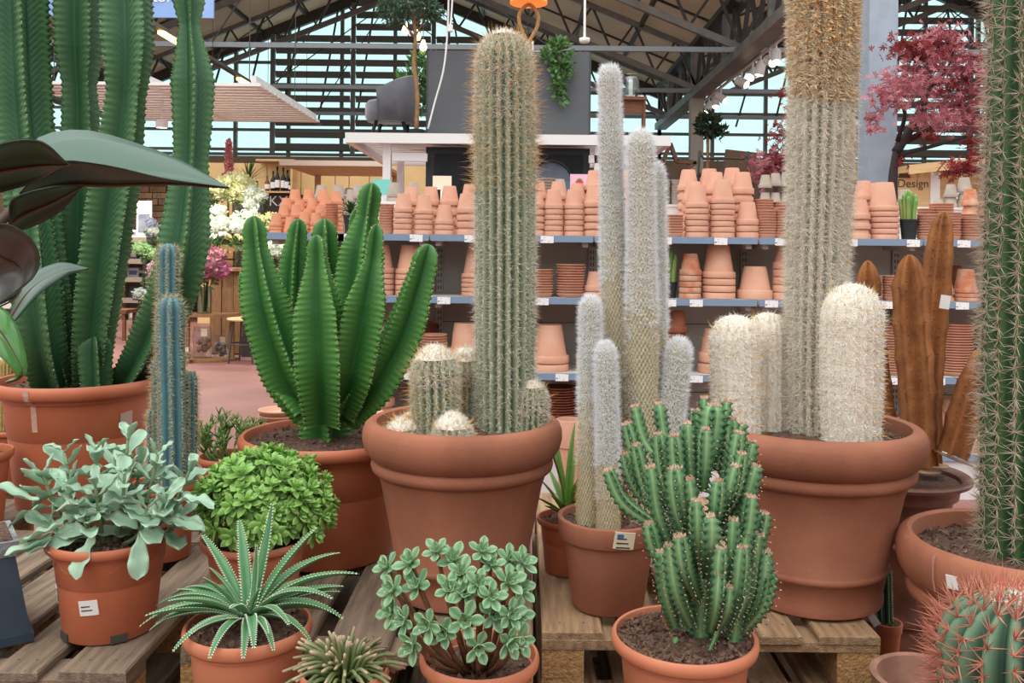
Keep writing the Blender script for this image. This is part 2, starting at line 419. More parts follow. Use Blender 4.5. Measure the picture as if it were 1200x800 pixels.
def leafmesh(L, W, cup=.15, curl=.2, thick=.0, nu=8, nv=4, tip=1.2, basew=.25, wavy=0., wf=5, peak=.55, twist=0., seed=0):
    """leaf along +X from origin, blade in XY, normal +Z; curl<0 droops; closed when thick>0"""
    us = np.linspace(0, 1, nu+1); V = []; A = []
    rr = random.Random(seed)
    for u in us:
        w = (basew*(1-u)**2+ (math.sin(PI*min(1, u**(math.log(.5)/math.log(peak))))**(1/tip)))
        w = W/2*min(1, w) if u < 1 else W*.02
        ang = curl*u*1.5
        x = L*(math.sin(ang)/(ang) if abs(ang) > 1e-4 else 1)*u; z = L*u*(1-math.cos(ang))/ang if abs(ang) > 1e-4 else 0
        for v in np.linspace(-1, 1, nv+1):
            zz = z+cup*w*v*v+wavy*W*math.sin(u*wf*2*PI+seed+(1 if v > 0 else 0)*1.7)*v*v
            V.append((x, w*v, zz)); A.append(abs(v))
    V = np.array(V); n1 = nv+1; Q = []
    for i in range(nu):
        for j in range(nv): Q.append((i*n1+j, (i+1)*n1+j, (i+1)*n1+j+1, i*n1+j+1))
    if thick:
        N = len(V); up = V.copy(); vv = np.array([1-a*a for a in A]); tu = np.repeat(np.sin(np.clip(us*.93+.07, 0, 1)*PI)**.5, n1)
        dn = V.copy(); dn[:, 2] -= thick*(.15+.85*vv)*tu; V = np.concatenate([up, dn]); A = A+A
        Q2 = [(a+N, d+N, c+N, b+N) for a, b, c, d in Q]
        ed = []
        for i in range(nu):
            ed += [(i*n1, i*n1+N, (i+1)*n1+N, (i+1)*n1), ((i+1)*n1+nv, (i+1)*n1+nv+N, i*n1+nv+N, i*n1+nv)]
        ed += [(j, j+1, j+1+N, j+N) for j in range(nv)]+[(nu*n1+j+1, nu*n1+j, nu*n1+j+N, nu*n1+j+1+N) for j in range(nv)]
        Q = Q+Q2+ed
    return V, np.array(Q), np.array(A)
def leafobj(name, m, parent, mw=None, **kw):
    V, Q, A = leafmesh(**kw); o = npmesh(name, V, Q, m, parent, attr=A)
    if mw is not None: o.matrix_basis = mw
    return o
def aim(p, d, up=(0, 0, 1), roll=0., s=1.):
    """matrix placing +X along d at p, +Z towards up"""
    d = Vector(d).normalized(); u = Vector(up)
    if abs(d.dot(u)) > .985: u = Vector((0, -1, .2))
    y = u.cross(d).normalized(); z = d.cross(y)
    M = Matrix(((d.x, y.x, z.x, p[0]), (d.y, y.y, z.y, p[1]), (d.z, y.z, z.z, p[2]), (0, 0, 0, 1)))
    return M @ Matrix.Rotation(roll, 4, 'X') @ Matrix.Scale(s, 4)

# ------------------------------------------------------------------ pots
m_clay = mat('terracotta_clay', (162, 104, 80), .75, (140, 86, 64), 5, .12, 90)
m_clay2 = mat('terracotta_weathered', (168, 106, 80), .8, (136, 84, 62), 4, .15, 70, stretch=(1, 1, .45))
m_plast = mat('terracotta_plastic', (188, 110, 78), .45, (178, 100, 70), 6, .04, 200)
m_plast2 = mat('terracotta_plastic_pale', (204, 128, 96), .45, (194, 118, 88), 6, .04, 200)
m_soil = mat('potting_soil', (74, 52, 42), .95, (112, 86, 72), 90, .9, 120, detail=6)
m_grit = mat('soil_crumbs', (84, 60, 48), .95, (128, 100, 84), 30)
m_paper = mat('label_paper', (232, 232, 230), .5)
m_ink = mat('label_ink', (70, 70, 76), .6)
m_tape = mat('clear_tape', (204, 176, 160), .3, (190, 150, 130), 60)
# profiles as fractions of rim radius / height, outer from the base up
PROF = {
 'roll': [(.60,0),(.63,.012),(.635,.05),(.628,.075),(.660,.183),(.682,.192),(.692,.208),(.684,.224),(.672,.234),(.80,.62),(.845,.70),(.87,.705),(.90,.72),(.912,.745),(.90,.77),(.885,.78),(.93,.80),(.975,.84),(.998,.89),(.995,.94),(.97,.975),(.94,.99),(.90,1.),(.86,.99),(.85,.96),(.845,.86)],
 'lip': [(.70,0),(.71,.01),(.80,.55),(.802,.56),(.81,.565),(.865,.86),(.87,.885),(.955,.89),(.985,.91),(1,.945),(.99,.98),(.965,1),(.93,.995),(.915,.97),(.90,.86)],
 'band': [(.66,0),(.69,.02),(.88,.76),(.885,.775),(.955,.78),(.965,.79),(1,.985),(.99,1),(.90,1),(.885,.985),(.86,.8)],
 'flare': [(.70,0),(.74,.02),(.74,.05),(.70,.09),(.68,.12),(.72,.14),(.72,.18),(.66,.24),(.655,.28),(.69,.29),(.69,.31),(.66,.33),(.64,.42),(.66,.55),(.72,.66),(.74,.67),(.74,.685),(.70,.70),(.70,.8),(.76,.90),(.88,.955),(.99,.975),(1,.99),(.98,1),(.90,1),(.85,.985),(.82,.9)],
}
def pot(parent, kind, rad, h, m, n=56, soil=.88, soilz=None, crumbs=120, seed=1, name='pot'):
    pr = [(r*rad, z*h) for r, z in PROF[kind]]
    o = smooth_angle(MB().lathe(pr, n, cap1=False).obj(name, m, parent), 50)
    rs = pr[-1][0]+.002; zs = pr[-1][1]+.004 if soilz is None else soilz*h
    rr = random.Random(seed)
    # soil: a lumpy disc with its skirt, plus crumbs
    vs = []; fs = []; rings = 9; ns = 40
    for i in range(rings+1):
        for j in range(ns):
            r = rs*i/rings; t = 2*PI*j/ns; vs.append((r*math.cos(t), r*math.sin(t), zs+rr.uniform(-.004, .006)*(i < rings)+.01*(1-i/rings)))
    for i in range(rings):
        for j in range(ns): fs.append((i*ns+j, (i+1)*ns+j, (i+1)*ns+(j+1) % ns, i*ns+(j+1) % ns))
    so_ = MB().add(vs, fs).obj('soil', m_soil, parent, smooth=True)
    if crumbs:
        g = MB()
        for _ in range(crumbs):
            r = rs*math.sqrt(rr.random())*.96; t = rr.uniform(0, 2*PI); s = rr.uniform(.002, .006)
            c = Vector((r*math.cos(t), r*math.sin(t), zs+.006)); q = [c+Vector((rr.uniform(-s, s), rr.uniform(-s, s), rr.uniform(-s, s)))+Vector(d)*s for d in ((1, 0, 0), (-1, 0, 0), (0, 1, 0), (0, -1, 0), (0, 0, 1), (0, 0, -1))]
            g.add(q, [(0, 2, 4), (2, 1, 4), (1, 3, 4), (3, 0, 4), (2, 0, 5), (1, 2, 5), (3, 1, 5), (0, 3, 5)])
        g.obj('crumbs', m_grit, so_, kind='stuff')
    return o, zs
def on_pot(kind, rad, h, th, z):
    """point and outward direction on the outer wall at angle th (0 = towards -Y, + to the right) and height fraction z"""
    pr = PROF[kind]; k = max(i for i, p in enumerate(pr) if p[0] == max(q[0] for q in pr))
    zs = [p[1] for p in pr[:k+1]]; rs = [p[0] for p in pr[:k+1]]
    r = float(np.interp(z, zs, rs))*rad; d = Vector((math.sin(th), -math.cos(th), 0))
    sl_ = (float(np.interp(z+.05, zs, rs))-float(np.interp(z-.05, zs, rs)))*rad/(.1*h)
    return d*r+Vector((0, 0, z*h)), d, sl_
def sticker(parent, kind, rad, h, th, z, w, hh, rot=0., m=None, lines=2, name='sticker', label='white price sticker'):
    p, d, sl_ = on_pot(kind, rad, h, th, z); n = (d-Vector((0, 0, sl_))).normalized()
    x = Vector((0, 0, 1)).cross(n).normalized(); y = n.cross(x)
    M = Matrix(((x.x, y.x, n.x, p.x), (x.y, y.y, n.y, p.y), (x.z, y.z, n.z, p.z), (0, 0, 0, 1))) @ Matrix.Rotation(rot, 4, 'Z')
    g = MB(); k = 5; cr = w*w/8/rad
    for i in range(k+1):
        u = -1+2*i/k; zz = .0022-cr*u*u
        g.v += [(u*w/2, -hh/2, zz), (u*w/2, hh/2, zz), (u*w/2, -hh/2, zz-.002), (u*w/2, hh/2, zz-.002)]; g.a += [0]*4
    for i in range(k):
        o = i*4; g.f += [(o, o+4, o+5, o+1), (o+2, o+3, o+7, o+6), (o, o+2, o+6, o+4), (o+1, o+5, o+7, o+3)]
    s_ = g.obj(name, m or m_paper, parent, label=label); s_.matrix_basis = M
    for i in range(lines):
        MB().box((-w*.38, hh*(.12-.26*i)-hh*.04, .0020), (w*(.1+.2*((i*7) % 3)/2), hh*(.12-.26*i)+hh*.04, .0026)).obj('print', m_ink, s_)
    return s_
# ------------------------------------------------------------------ pallets
DECK = .4345
m_wood = mat('weathered_pallet_wood', (142, 122, 102), .8, (104, 88, 74), 9, .5, 40, stretch=(6, .6, 6))
m_wood2 = mat('paler_pallet_wood', (170, 138, 104), .8, (128, 100, 76), 9, .5, 40, stretch=(6, .6, 6))
m_chip = mat('chipboard_block', (186, 146, 96), .85, (150, 110, 70), 90, .5, 160)
def pallet(x, y, z, w, dp, label, group, m, seed, name='wooden_pallet', nb=5):
    """front-left corner at (x, y); top boards run away from the viewer"""
    e = thing(name, label, 'pallet', (x, y, z), group); rr = random.Random(seed)
    ws = [.145 if i % 2 == 0 else .1 for i in range(nb)]; gap = (w-sum(ws))/(nb-1); cx = 0
    for i in range(nb):
        a = rr.uniform(-.006, .006); dz = rr.uniform(-.003, 0); f = rr.uniform(-.012, .006)
        v = [(cx, f, .122+dz), (cx+ws[i], f+a, .122+dz), (cx+ws[i]+a/2, dp, .122), (cx+a/2, dp, .122)]
        g = MB(); b = .004
        g.add([v[0], v[1], v[2], v[3]]+[(p[0]+(b if k in (0, 3) else -b), p[1]+(b if k < 2 else -b), .144+dz) for k, p in enumerate(v)]+[(p[0], p[1], .139+dz) for p in v],
              [(0, 3, 2, 1), (4, 5, 6, 7)]+[(k, (k+1) % 4, 8+(k+1) % 4, 8+k) for k in range(4)]+[(8+k, 8+(k+1) % 4, 4+(k+1) % 4, 4+k) for k in range(4)])
        o = g.obj('deck_board', m, e)
        nl = MB()
        for q in (.05, dp/2, dp-.05):
            for s in (.3, .7): nl.lathe([(.0035, -.001), (.003, .0004)], 6, (cx+ws[i]*s, q, .144+dz), cap0=False)
        nl.obj('nail_heads', m_dsteel, o, kind='stuff')
        cx += ws[i]+gap
    for q in (0, dp/2-.05, dp-.1): MB().box((0, q, .1), (w, q+.1, .122)).obj('cross_board', m, e)
    for q in (0, w/2-.0725, w-.1):
        for s in (0, dp/2-.05, dp-.1):
            MB().box((q, s+.002, .022), (q+(.1 if q != w/2-.0725 else .145), s+.1, .1)).obj('block', m_chip, e)
        MB().box((q, 0, 0), (q+(.1 if q != w/2-.0725 else .145), dp, .022)).obj('runner', m, e)
    return e
gp = 'stacked wooden pallets'
def stack(x, y, w, dp, n, labels, m, seed):
    for i in range(n):
        j = R.uniform(-.012, .012) if i < n-1 else 0
        pallet(x+j, y+(0.01*(n-1-i))*(1 if i % 2 else 0), i*.145, w, dp, labels[n-1-i], gp, m, seed+i)
def PXZ(px, d): return (px-PX)/F*d
stack(PXZ(640, 2.12), 2.12, .8, 1.2, 3, ['top pale wooden pallet under the big terracotta pot right of centre', 'middle wooden pallet of the stack right of centre', 'bottom wooden pallet of the stack right of centre'], m_wood2, 3)
stack(-.765, 2.03, .8, 1.2, 3, ['top weathered wooden pallet under the central terracotta pot', 'middle wooden pallet of the central stack', 'bottom wooden pallet of the central stack'], m_wood, 13)
stack(-1.63, 1.9, .8, .8, 3, ['top weathered wooden pallet under the silvery leaved plant at front left', 'middle wooden pallet of the front left stack', 'bottom wooden pallet of the front left stack'], m_wood, 23)
stack(-2.05, 2.79, 1.2, .8, 3, ['top wooden pallet under the tall branching euphorbia at left', 'middle wooden pallet of the left rear stack', 'bottom wooden pallet of the left rear stack'], m_wood, 33)
LOW = .2895
stack(-.80, 1.18, .8, .8, 2, ['low wooden pallet carrying the aloe and the rosette succulent in front', 'ground pallet beneath the aloe and rosette succulent'], m_wood, 43)
stack(.06, 1.22, .66, .8, 2, ['low wooden pallet carrying the knobbly green cactus in front', 'ground pallet beneath the knobbly green cactus'], m_wood, 53)

# ------------------------------------------------------------------ big euphorbias
m_eu_l = attr_mix('dark_euphorbia_skin', (38, 82, 52), (78, 118, 76), .45, noise=.5, nscale=9, spec=.3)
m_eu_c = attr_mix('green_euphorbia_skin', (30, 82, 34), (84, 138, 64), .42, noise=.4, nscale=12, spec=.35)
m_thorn = mat('thorn_bristles', (222, 206, 180), .7, (170, 134, 104), 60)
def euph(parent, pts, rad, m, th0, teeth=45, n=4, dome=.05, depth=.66, tooth=.13, chev=.05, per=2, rings=None, name='stem', tl=.007):
    st = Stem(pts, rad, n, depth, .72, 'wing', dome, 20, 10, th0, teeth, tooth, chev)
    rg = rings or int(st.L*teeth*4.2)
    st = Stem(pts, rad, n, depth, .72, 'wing', dome, max(24, rg), 24, th0, teeth, tooth, chev)
    o = st.mesh(name, m, parent)
    H, TH = st.areoles(1/teeth, 0, st.L*.99)
    tuft(st, H, TH, per, tl, .0013, m_thorn, o, 'thorns', .9)
    return st
# left: tall candelabra in a wide plastic pot
D1 = 3.17; b1 = P(91, 620, D1); b1.z = DECK+.002
t = thing('potted_euphorbia', 'tall dark green branching euphorbia in the wide plastic pot at left', 'potted plant', b1)
pr1, ph1 = .275, .43
pot(t, 'lip', pr1, ph1, m_plast, 64, seed=2, soilz=.92)
L = lambda x, y, d=D1: P(x, y, d)-b1
euph(t, [L(80, 470, D1+.02), L(60, 380, D1-.1), L(40, 250, D1-.14), L(26, 120, D1-.12), L(18, -60, D1-.1)], [(0, .065), (.3, .08), (.7, .1), (1, .1)], m_eu_l, .6, 44)
euph(t, [L(92, 470), L(90, 380), L(95, 260), L(95, 150), L(92, 60), L(92, -60)], [(0, .065), (.2, .08), (.45, .084), (.7, .064), (.78, .09), (1, .094)], m_eu_l, -.68, 44)
euph(t, [L(108, 468, D1+.02), L(110, 400, D1-.08), L(124, 290, D1-.13), L(144, 150, D1-.14), L(150, 60, D1-.14), L(146, -60, D1-.1)], [(0, .065), (.25, .088), (.5, .094), (.68, .074), (.8, .1), (1, .1)], m_eu_l, -.62, 44)
euph(t, [L(140, 462, D1+.04), L(172, 410, D1-.06), L(206, 330, D1-.14), L(221, 230, D1-.12), L(226, 110, D1-.1), L(222, 30, D1-.08), L(220, -40, D1-.06)], [(0, .06), (.2, .08), (.42, .086), (.58, .058), (.75, .075), (.87, .034), (.92, .055), (1, .06)], m_eu_l, .5, 44)
euph(t, [L(66, 468, D1-.04), L(50, 400, D1-.18), L(40, 300, D1-.2), L(36, 200, D1-.16)], [(0, .065), (.5, .085), (1, .05)], m_eu_l, .7, 44)
euph(t, [L(114, 466, D1-.09), L(112, 430, D1-.1), L(110, 392, D1-.1)], [(0, .05), (1, .06)], m_eu_l, .6, 44)
euph(t, [L(150, 458, D1+.1), L(172, 430, D1+.14), L(186, 390, D1+.16)], [(0, .06), (1, .06)], m_eu_l, .4, 44)
g = MB()
for z in np.linspace(.66, 1.0, 9):
    p, d, _ = on_pot('lip', pr1, ph1, -.14, z*.985); g.v += [(p+d*.002+Vector((-.009, 0, 0))), (p+d*.002+Vector((.009, 0, 0)))]; g.a += [0, 0]
g.f = [(2*i, 2*i+1, 2*i+3, 2*i+2) for i in range(8)]
g.obj('tape_strip', m_tape, t, label='strip of clear tape on the rim')
sticker(t, 'lip', pr1, ph1, 1.15, .68, .05, .07, .1, mat('pale_tape', (188, 160, 148), .4), 0, label='pale paper patch')
# centre-left: green candelabra
D2 = 2.66; b2 = P(385, 600, D2); b2.z = DECK+.002
t = thing('potted_euphorbia', 'bushy bright green branching euphorbia left of the central cactus', 'potted plant', b2)
pot(t, 'lip', .262, .35, m_plast, 64, seed=3, soilz=.93, crumbs=420)
L = lambda x, y, d=D2: P(x, y, d)-b2
def E(pts, rad, th0, **k): return euph(t, [L(*p) for p in pts], [(a_, r_*(1.16 if a_ < .8 and k.get('name') != 'trunk' else 1.02)) for a_, r_ in rad], m_eu_c, th0, 62, chev=.03, **k)
E([(382, 525), (381, 500), (380, 455)], [(0, .075), (.8, .08), (1, .06)], .35, name='trunk')
E([(366, 486), (338, 440, D2-.03), (314, 370, D2-.05), (301, 300, D2-.05), (297, 253, D2-.05)], [(0, .05), (.25, .068), (.6, .062), (.85, .036), (1, .034)], .55)
E([(362, 470, D2+.1), (345, 400, D2+.12), (345, 320, D2+.13), (350, 256, D2+.13)], [(0, .05), (.4, .06), (.8, .045), (.9, .03), (1, .03)], .2)
E([(381, 492, D2-.1), (377, 430, D2-.16), (373, 350, D2-.17), (372, 300, D2-.17), (371, 275, D2-.17)], [(0, .06), (.35, .078), (.6, .072), (.83, .04), (.9, .032), (1, .034)], .78)
E([(385, 470, D2+.1), (384, 380, D2+.13), (381, 300, D2+.13), (380, 256, D2+.13)], [(0, .05), (.5, .05), (1, .036)], .3, depth=.6)
E([(398, 478, D2+.06), (412, 400, D2+.08), (424, 300, D2+.08), (432, 240, D2+.08), (436, 214, D2+.08)], [(0, .05), (.3, .075), (.7, .06), (.85, .034), (.93, .036), (1, .036)], .2)
E([(400, 480, D2-.04), (414, 430, D2-.1), (430, 350, D2-.12), (438, 300, D2-.12), (442, 262, D2-.12)], [(0, .055), (.25, .075), (.6, .07), (.82, .034), (.92, .032), (1, .03)], .85)
E([(404, 488, D2-.02), (440, 448, D2-.06), (470, 395, D2-.06), (490, 335, D2-.06), (503, 286, D2-.06)], [(0, .05), (.25, .066), (.6, .062), (.85, .05), (1, .045)], 1.0)
E([(392, 470, D2+.12), (410, 380, D2+.16), (417, 300, D2+.16), (419, 243, D2+.16)], [(0, .05), (.5, .055), (.85, .03), (1, .026)], .6)
E([(360, 480, D2-.02), (325, 430, D2-.0), (298, 360, D2), (290, 310, D2)], [(0, .05), (.4, .06), (1, .04)], 1.1)

# ------------------------------------------------------------------ big ringed terracotta pots with columnar cacti
m_green = attr_mix('ribbed_cactus_skin', (56, 84, 60), (150, 158, 132), .6, noise=.3)
m_hairw = mat('white_cactus_hair', (246, 242, 232), .8, trans=.35)
m_hairg = mat('grey_cactus_hair', (242, 236, 222), .8, trans=.3)
m_gold = mat('golden_spines', (230, 188, 116), .5, trans=.3)
m_red = mat('reddish_bristles', (166, 124, 104), .6, trans=.2)
m_cream = mat('cream_wool', (246, 240, 228), .9, (234, 224, 204), 60, .6, 260, trans=.1)
m_woolg = mat('golden_wool', (236, 216, 180), .9, (220, 192, 148), 40, .8, 200)
m_bodyw = mat('hairy_cactus_body', (170, 166, 146), .85, (136, 138, 116), 80, .5, 200)
def haircol(parent, pts, rad, n=18, hair=7000, hl=.02, name='column', body=None, spine=None, sp_step=.02, dome=.06, top=None, topn=1500, depth=.22, hm=None, hr=.0006, rings=70, per=5, spl=.03, up=-.2, hspread=.9, bristle=None, domep=2., cap=None):
    st = Stem(pts, rad, n, depth, 1., 'round', dome, rings, 6, .13, domep=domep)
    o = st.mesh(name, body or m_green, parent)
    H, TH = st.areoles(.011, 0)
    tuft(st, H, TH, per, hl, hr, hm or m_hairg, o, 'hair', 1.5, up)
    if hair: fuzz(st, hair, hl, hr, m_hairw, o, 'fine_hair', hspread, up)
    if spine is not None:
        lo, hi, k, m_ = spine; H, TH = st.areoles(sp_step, lo*st.L, hi*st.L); tuft(st, H, TH, k, spl, .0008, m_, o, 'spines', .9, .1)
    if bristle is not None:
        lo, hi, k, m_ = bristle; H, TH = st.areoles(.03, lo*st.L, hi*st.L); tuft(st, H, TH, k, .035, .0006, m_, o, 'bristles', 1.1, .0)
    if cap:
        i0 = np.searchsorted(st.h, st.L*(1-cap)); cp = [Vector(st.C[k]) for k in range(i0, len(st.h), 1)]
        hh = st.h[i0:]; rr0 = st.r[i0:]*1.03; V, Q = [], []
        for a_ in range(len(cp)):
            for b_ in range(24):
                q_ = 2*PI*b_/24; V.append(cp[a_]+(Vector(st.N[i0+a_])*math.cos(q_)+Vector(st.B[i0+a_])*math.sin(q_))*(rr0[a_]+.0015*math.sin(b_*5+a_*3)))
        V = [v+Vector((0, 0, .004*k_/max(1, len(V)))) for k_, v in enumerate(V)]
        Q = [(a_*24+b_, a_*24+(b_+1) % 24, (a_+1)*24+(b_+1) % 24, (a_+1)*24+b_) for a_ in range(len(cp)-1) for b_ in range(24)]+[tuple((len(cp)-1)*24+b_ for b_ in range(24))]
        MB().add(V, Q).obj('woolly_cap', m_cream, o, smooth=True)
    if top: fuzz(st, topn, .014, .0012, top, o, 'wool', .8, .3, st.h0-.03)
    if rings > 100 and top: fuzz(st, 3500, .016, .0009, m_hairw, o, 'upper_wool', .9, .2, st.L*.78)
    return st
D3 = 2.36; b3 = P(541, 640, D3); b3.z = DECK+.002
t = thing('potted_cactus', 'tall hairy columnar cactus in the central ringed terracotta pot', 'potted plant', b3)
prC, phC = .262, .455
pot(t, 'roll', prC, phC, m_clay2, 72, seed=4, soilz=.93)
L = lambda x, y, d=D3: P(x, y, d)-b3
haircol(t, [L(592, 540), L(592, 400), L(592, 220), L(591, 36)], [(0, .077), (.3, .078), (.75, .08), (.95, .074), (1, .068)], 20, 5000, .018, spine=(.62, .99, 3, m_gold), bristle=(.08, .97, 1, m_red), dome=.09, top=m_cream, topn=1800, rings=140, cap=.022, spl=.036)
haircol(t, [L(510, 530, D3-.06), L(510, 460, D3-.06), L(509, 405, D3-.06)], [(0, .055), (.5, .062), (1, .058)], 18, 2500, .014, spine=(.3, .97, 2, m_gold), dome=.075, top=m_cream, topn=2500, rings=40, spl=.034, cap=.13)
haircol(t, [L(546, 520, D3+.06), L(546, 460, D3+.06), L(546, 408, D3+.06)], [(0, .05), (1, .05)], 18, 2500, .014, spine=(.5, .95, 3, m_gold), dome=.07, top=m_cream, topn=3000, rings=40, cap=.15)
haircol(t, [L(620, 545, D3-.03), L(622, 500, D3-.03), L(622, 445, D3-.03)], [(0, .045), (.6, .045), (1, .044)], 18, 2500, .014, spine=(.3, .97, 1, m_gold), dome=.06, top=m_cream, topn=1200, rings=40, cap=.1)
haircol(t, [L(473, 534, D3-.1), L(471, 512, D3-.1), L(470, 490, D3-.1)], [(0, .05), (1, .045)], 16, 1500, .012, spine=(.2, .95, 3, m_gold), dome=.06, top=m_cream, topn=1600, rings=20, name='offset', cap=.35)
haircol(t, [L(530, 545, D3-.16), L(530, 520, D3-.16), L(530, 484, D3-.16)], [(0, .062), (1, .04)], 16, 2500, .012, spine=(.2, .9, 3, m_gold), dome=.055, top=m_cream, topn=1600, rings=24, name='offset', body=m_bodyw, cap=.3)
haircol(t, [L(481, 520, D3+.02), L(480, 500, D3+.02), L(480, 484, D3+.02)], [(0, .03), (1, .03)], 14, 600, .01, spine=(.2, .9, 2, m_gold), dome=.04, top=m_cream, topn=600, rings=14, name='offset', cap=.5)
# right pot
D4 = 2.36; b4 = P(950, 640, D4); b4.z = DECK+.002
t = thing('potted_cactus', 'woolly topped columnar cactus with pale columns in the right ringed pot', 'potted plant', b4)
pot(t, 'roll', .284, phC, m_clay, 72, seed=5, soilz=.92)
L = lambda x, y, d=D4: P(x, y, d)-b4
m_bodyg = attr_mix('grey_haired_ribs', (112, 118, 100), (196, 188, 172), .8, noise=.6)
st = haircol(t, [L(954, 545), L(955, 400), L(961, 200), L(964, 60), L(966, -90)], [(0, .068), (.3, .075), (.6, .082), (.85, .082), (1, .08)], 19, 30000, .022, body=m_bodyg, dome=.05, rings=140, bristle=(.03, .8, 1, m_red), hr=.0008, hspread=1.1)
# woolly cephalium wrapping the top of the column
rr = np.random.default_rng(5); n = 14000
hb = rr.uniform(.665*st.L, st.L*.985, n); th = rr.uniform(0, 2*PI, n)
edge = .655*st.L+(.2*(1-np.cos(th+.2))*.5)*st.L*.9+.02*np.sin(th*5)+.012*np.sin(th*11+1); k = hb > edge-.02*st.L+rr.normal(0, .008, n)
hb, th = hb[k], th[k]; B, Nn, T = st.at(hb, th)
spikes('wool', B, unit(Nn+rr.normal(0, 1, B.shape)*.9-T*.3), rr.uniform(.012, .028, len(B)), .0028, m_woolg, t)
hb = rr.uniform(.76*st.L, st.L*.97, 700); th = rr.normal(0, 1.1, 700); B, Nn, T = st.at(hb, th)
spikes('wool_clots', B+Nn*.006, unit(Nn+rr.normal(0, 1, B.shape)*.5), rr.uniform(.008, .02, len(B)), rr.uniform(.002, .0075, len(B)), mat('brown_wool_clots', (206, 166, 114), .9, (226, 192, 144), 50), t)
mc2 = mat('white_woolly_column_hair', (252, 248, 240), .85, trans=.3)
def woolcol(pts, rad, hair, dome, spn=2):
    s_ = Stem(pts, rad, 20, .1, 1., 'round', dome, 50, 5, .1, domep=2.2); o = s_.mesh('column', m_cream, t)
    fuzz(s_, hair, .013, .0011, mc2, o, 'wool', 1.6, 0)
    H, TH = s_.areoles(.035, .15*s_.L, s_.L*.97); tuft(s_, H, TH, spn, .03, .0007, m_gold, o, 'spines', .7, .2)
    return s_
woolcol([L(997, 545, D4-.1), L(997, 440, D4-.1), L(999, 332, D4-.1)], [(0, .068), (.4, .076), (.8, .078), (1, .07)], 9000, .085)
woolcol([L(862, 545, D4-.02), L(862, 450, D4-.02), L(861, 369, D4-.02)], [(0, .062), (1, .066)], 6500, .075)
woolcol([L(899, 545, D4+.06), L(900, 450, D4+.06), L(900, 366, D4+.06)], [(0, .055), (1, .056)], 6000, .065)

# ------------------------------------------------------------------ white furry columns in a clay pot
D5 = 2.28; b5 = P(713, 640, D5); b5.z = DECK+.002
t = thing('potted_cactus', 'white furry columnar cactus group in the plain clay pot with sticker', 'potted plant', b5)
prW, phW = .131, .225
pot(t, 'band', prW, phW, m_clay, 56, seed=6, soilz=.93)
L = lambda x, y, d=D5: P(x, y, d)-b5
m_silver = mat('silver_cactus_fur', (252, 253, 255), .8, trans=.45)
m_fawn = mat('fawn_cactus_fur', (240, 216, 164), .8, trans=.35)
m_sbody = attr_mix('silver_column_skin', (112, 108, 86), (216, 208, 178), .8, noise=.3)
def furcol(pts, rad, hair, dome, fawn=.5, n=24):
    LL = sum((Vector(pts[i+1])-Vector(pts[i])).length for i in range(len(pts)-1)); s_ = Stem(pts, rad, n, .12, 1., 'lattice', dome, int(LL/.0042), 4, .1, domep=2.2); o = s_.mesh('column', m_sbody, t)
    # spine clusters in a regular lattice, then loose fur
    H, TH = s_.areoles(.0095, 0, None, True); k = H < fawn*s_.L*(1+NR.normal(0, .06, len(H)))
    tuft(s_, H[k], TH[k], 5, .009, .0006, m_fawn, o, 'fawn_fur', 1.4, .4)
    tuft(s_, H[~k], TH[~k], 10, .014, .0007, m_silver, o, 'silver_fur', 1.2, .5)
    fuzz(s_, hair, .016, .0004, m_silver, o, 'loose_fur', .8, .5, fawn*s_.L*.6)
furcol([L(742, 640, D5+.06), L(735, 500, D5+.06), L(722, 360, D5+.06), L(717, 220, D5+.06), L(714, 77, D5+.06)], [(0, .042), (.45, .04), (.6, .034), (.75, .026), (.86, .029), (.9, .025), (1, .028)], 7000, .04, .55)
furcol([L(752, 640), L(752, 500), L(752, 330), L(751, 152)], [(0, .043), (.55, .042), (.68, .036), (.85, .034), (1, .031)], 6000, .05, .55)
furcol([L(769, 640, D5+.06), L(768, 500, D5+.06), L(768, 330, D5+.06), L(766, 190, D5+.06)], [(0, .032), (1, .027)], 4000, .04, .55)
furcol([L(688, 640, D5-.03), L(691, 500, D5-.03), L(692, 348, D5-.03)], [(0, .03), (.6, .028), (1, .024)], 4500, .035, .55)
furcol([L(713, 645, D5-.07), L(712, 520, D5-.07), L(709, 402, D5-.07)], [(0, .031), (.5, .027), (.8, .026), (1, .024)], 4500, .035, .4)
furcol([L(770, 630, D5-.02), L(783, 520, D5+.0), L(797, 397, D5+.0)], [(0, .026), (.6, .032), (1, .03)], 4000, .04, .1)
stk = sticker(t, 'band', prW, phW, .2, .895, .052, .042, -.12, mat('cream_label', (226, 214, 186), .6), 3, label='cream price label with blue mark')
MB().box((-.02, .008, .002), (-.004, .016, .0027)).obj('blue_mark', mat('blue_print', (58, 110, 170), .5), stk)
# ------------------------------------------------------------------ silvery wavy-leaved succulent, front left
m_silverleaf = attr_mix('silvery_green_leaf', (148, 184, 156), (176, 204, 178), .5, trans=.12, noise=.5, nscale=15)
m_stemg = mat('pale_green_stem', (132, 158, 118), .6, (110, 128, 92), 20)
DA = 2.11; bA = P(129, 700, DA); bA.z = DECK+.002
t = thing('potted_succulent', 'silvery wavy leaved succulent in a plastic pot at front left', 'potted plant', bA)
pot(t, 'lip', .141, .222, m_plast, 56, seed=12, soilz=.92, crumbs=200)
sticker(t, 'lip', .141, .222, .02, .40, .042, .034, .1); sticker(t, 'lip', .141, .222, -1.05, .45, .03, .034, 0)
sw = MB()
for k in range(9):
    a0 = 2*PI*k/9
    pts = []
    for q in range(9):
        a = a0+2*PI/9*q/8; z = .84-.1*math.sin(PI*q/8); p, d, _ = on_pot('lip', .141, .222, a, z); pts.append(p+d*.0004)
    sw.tube(pts, .0012, 5)
sw.obj('swag_relief', m_plast, t)
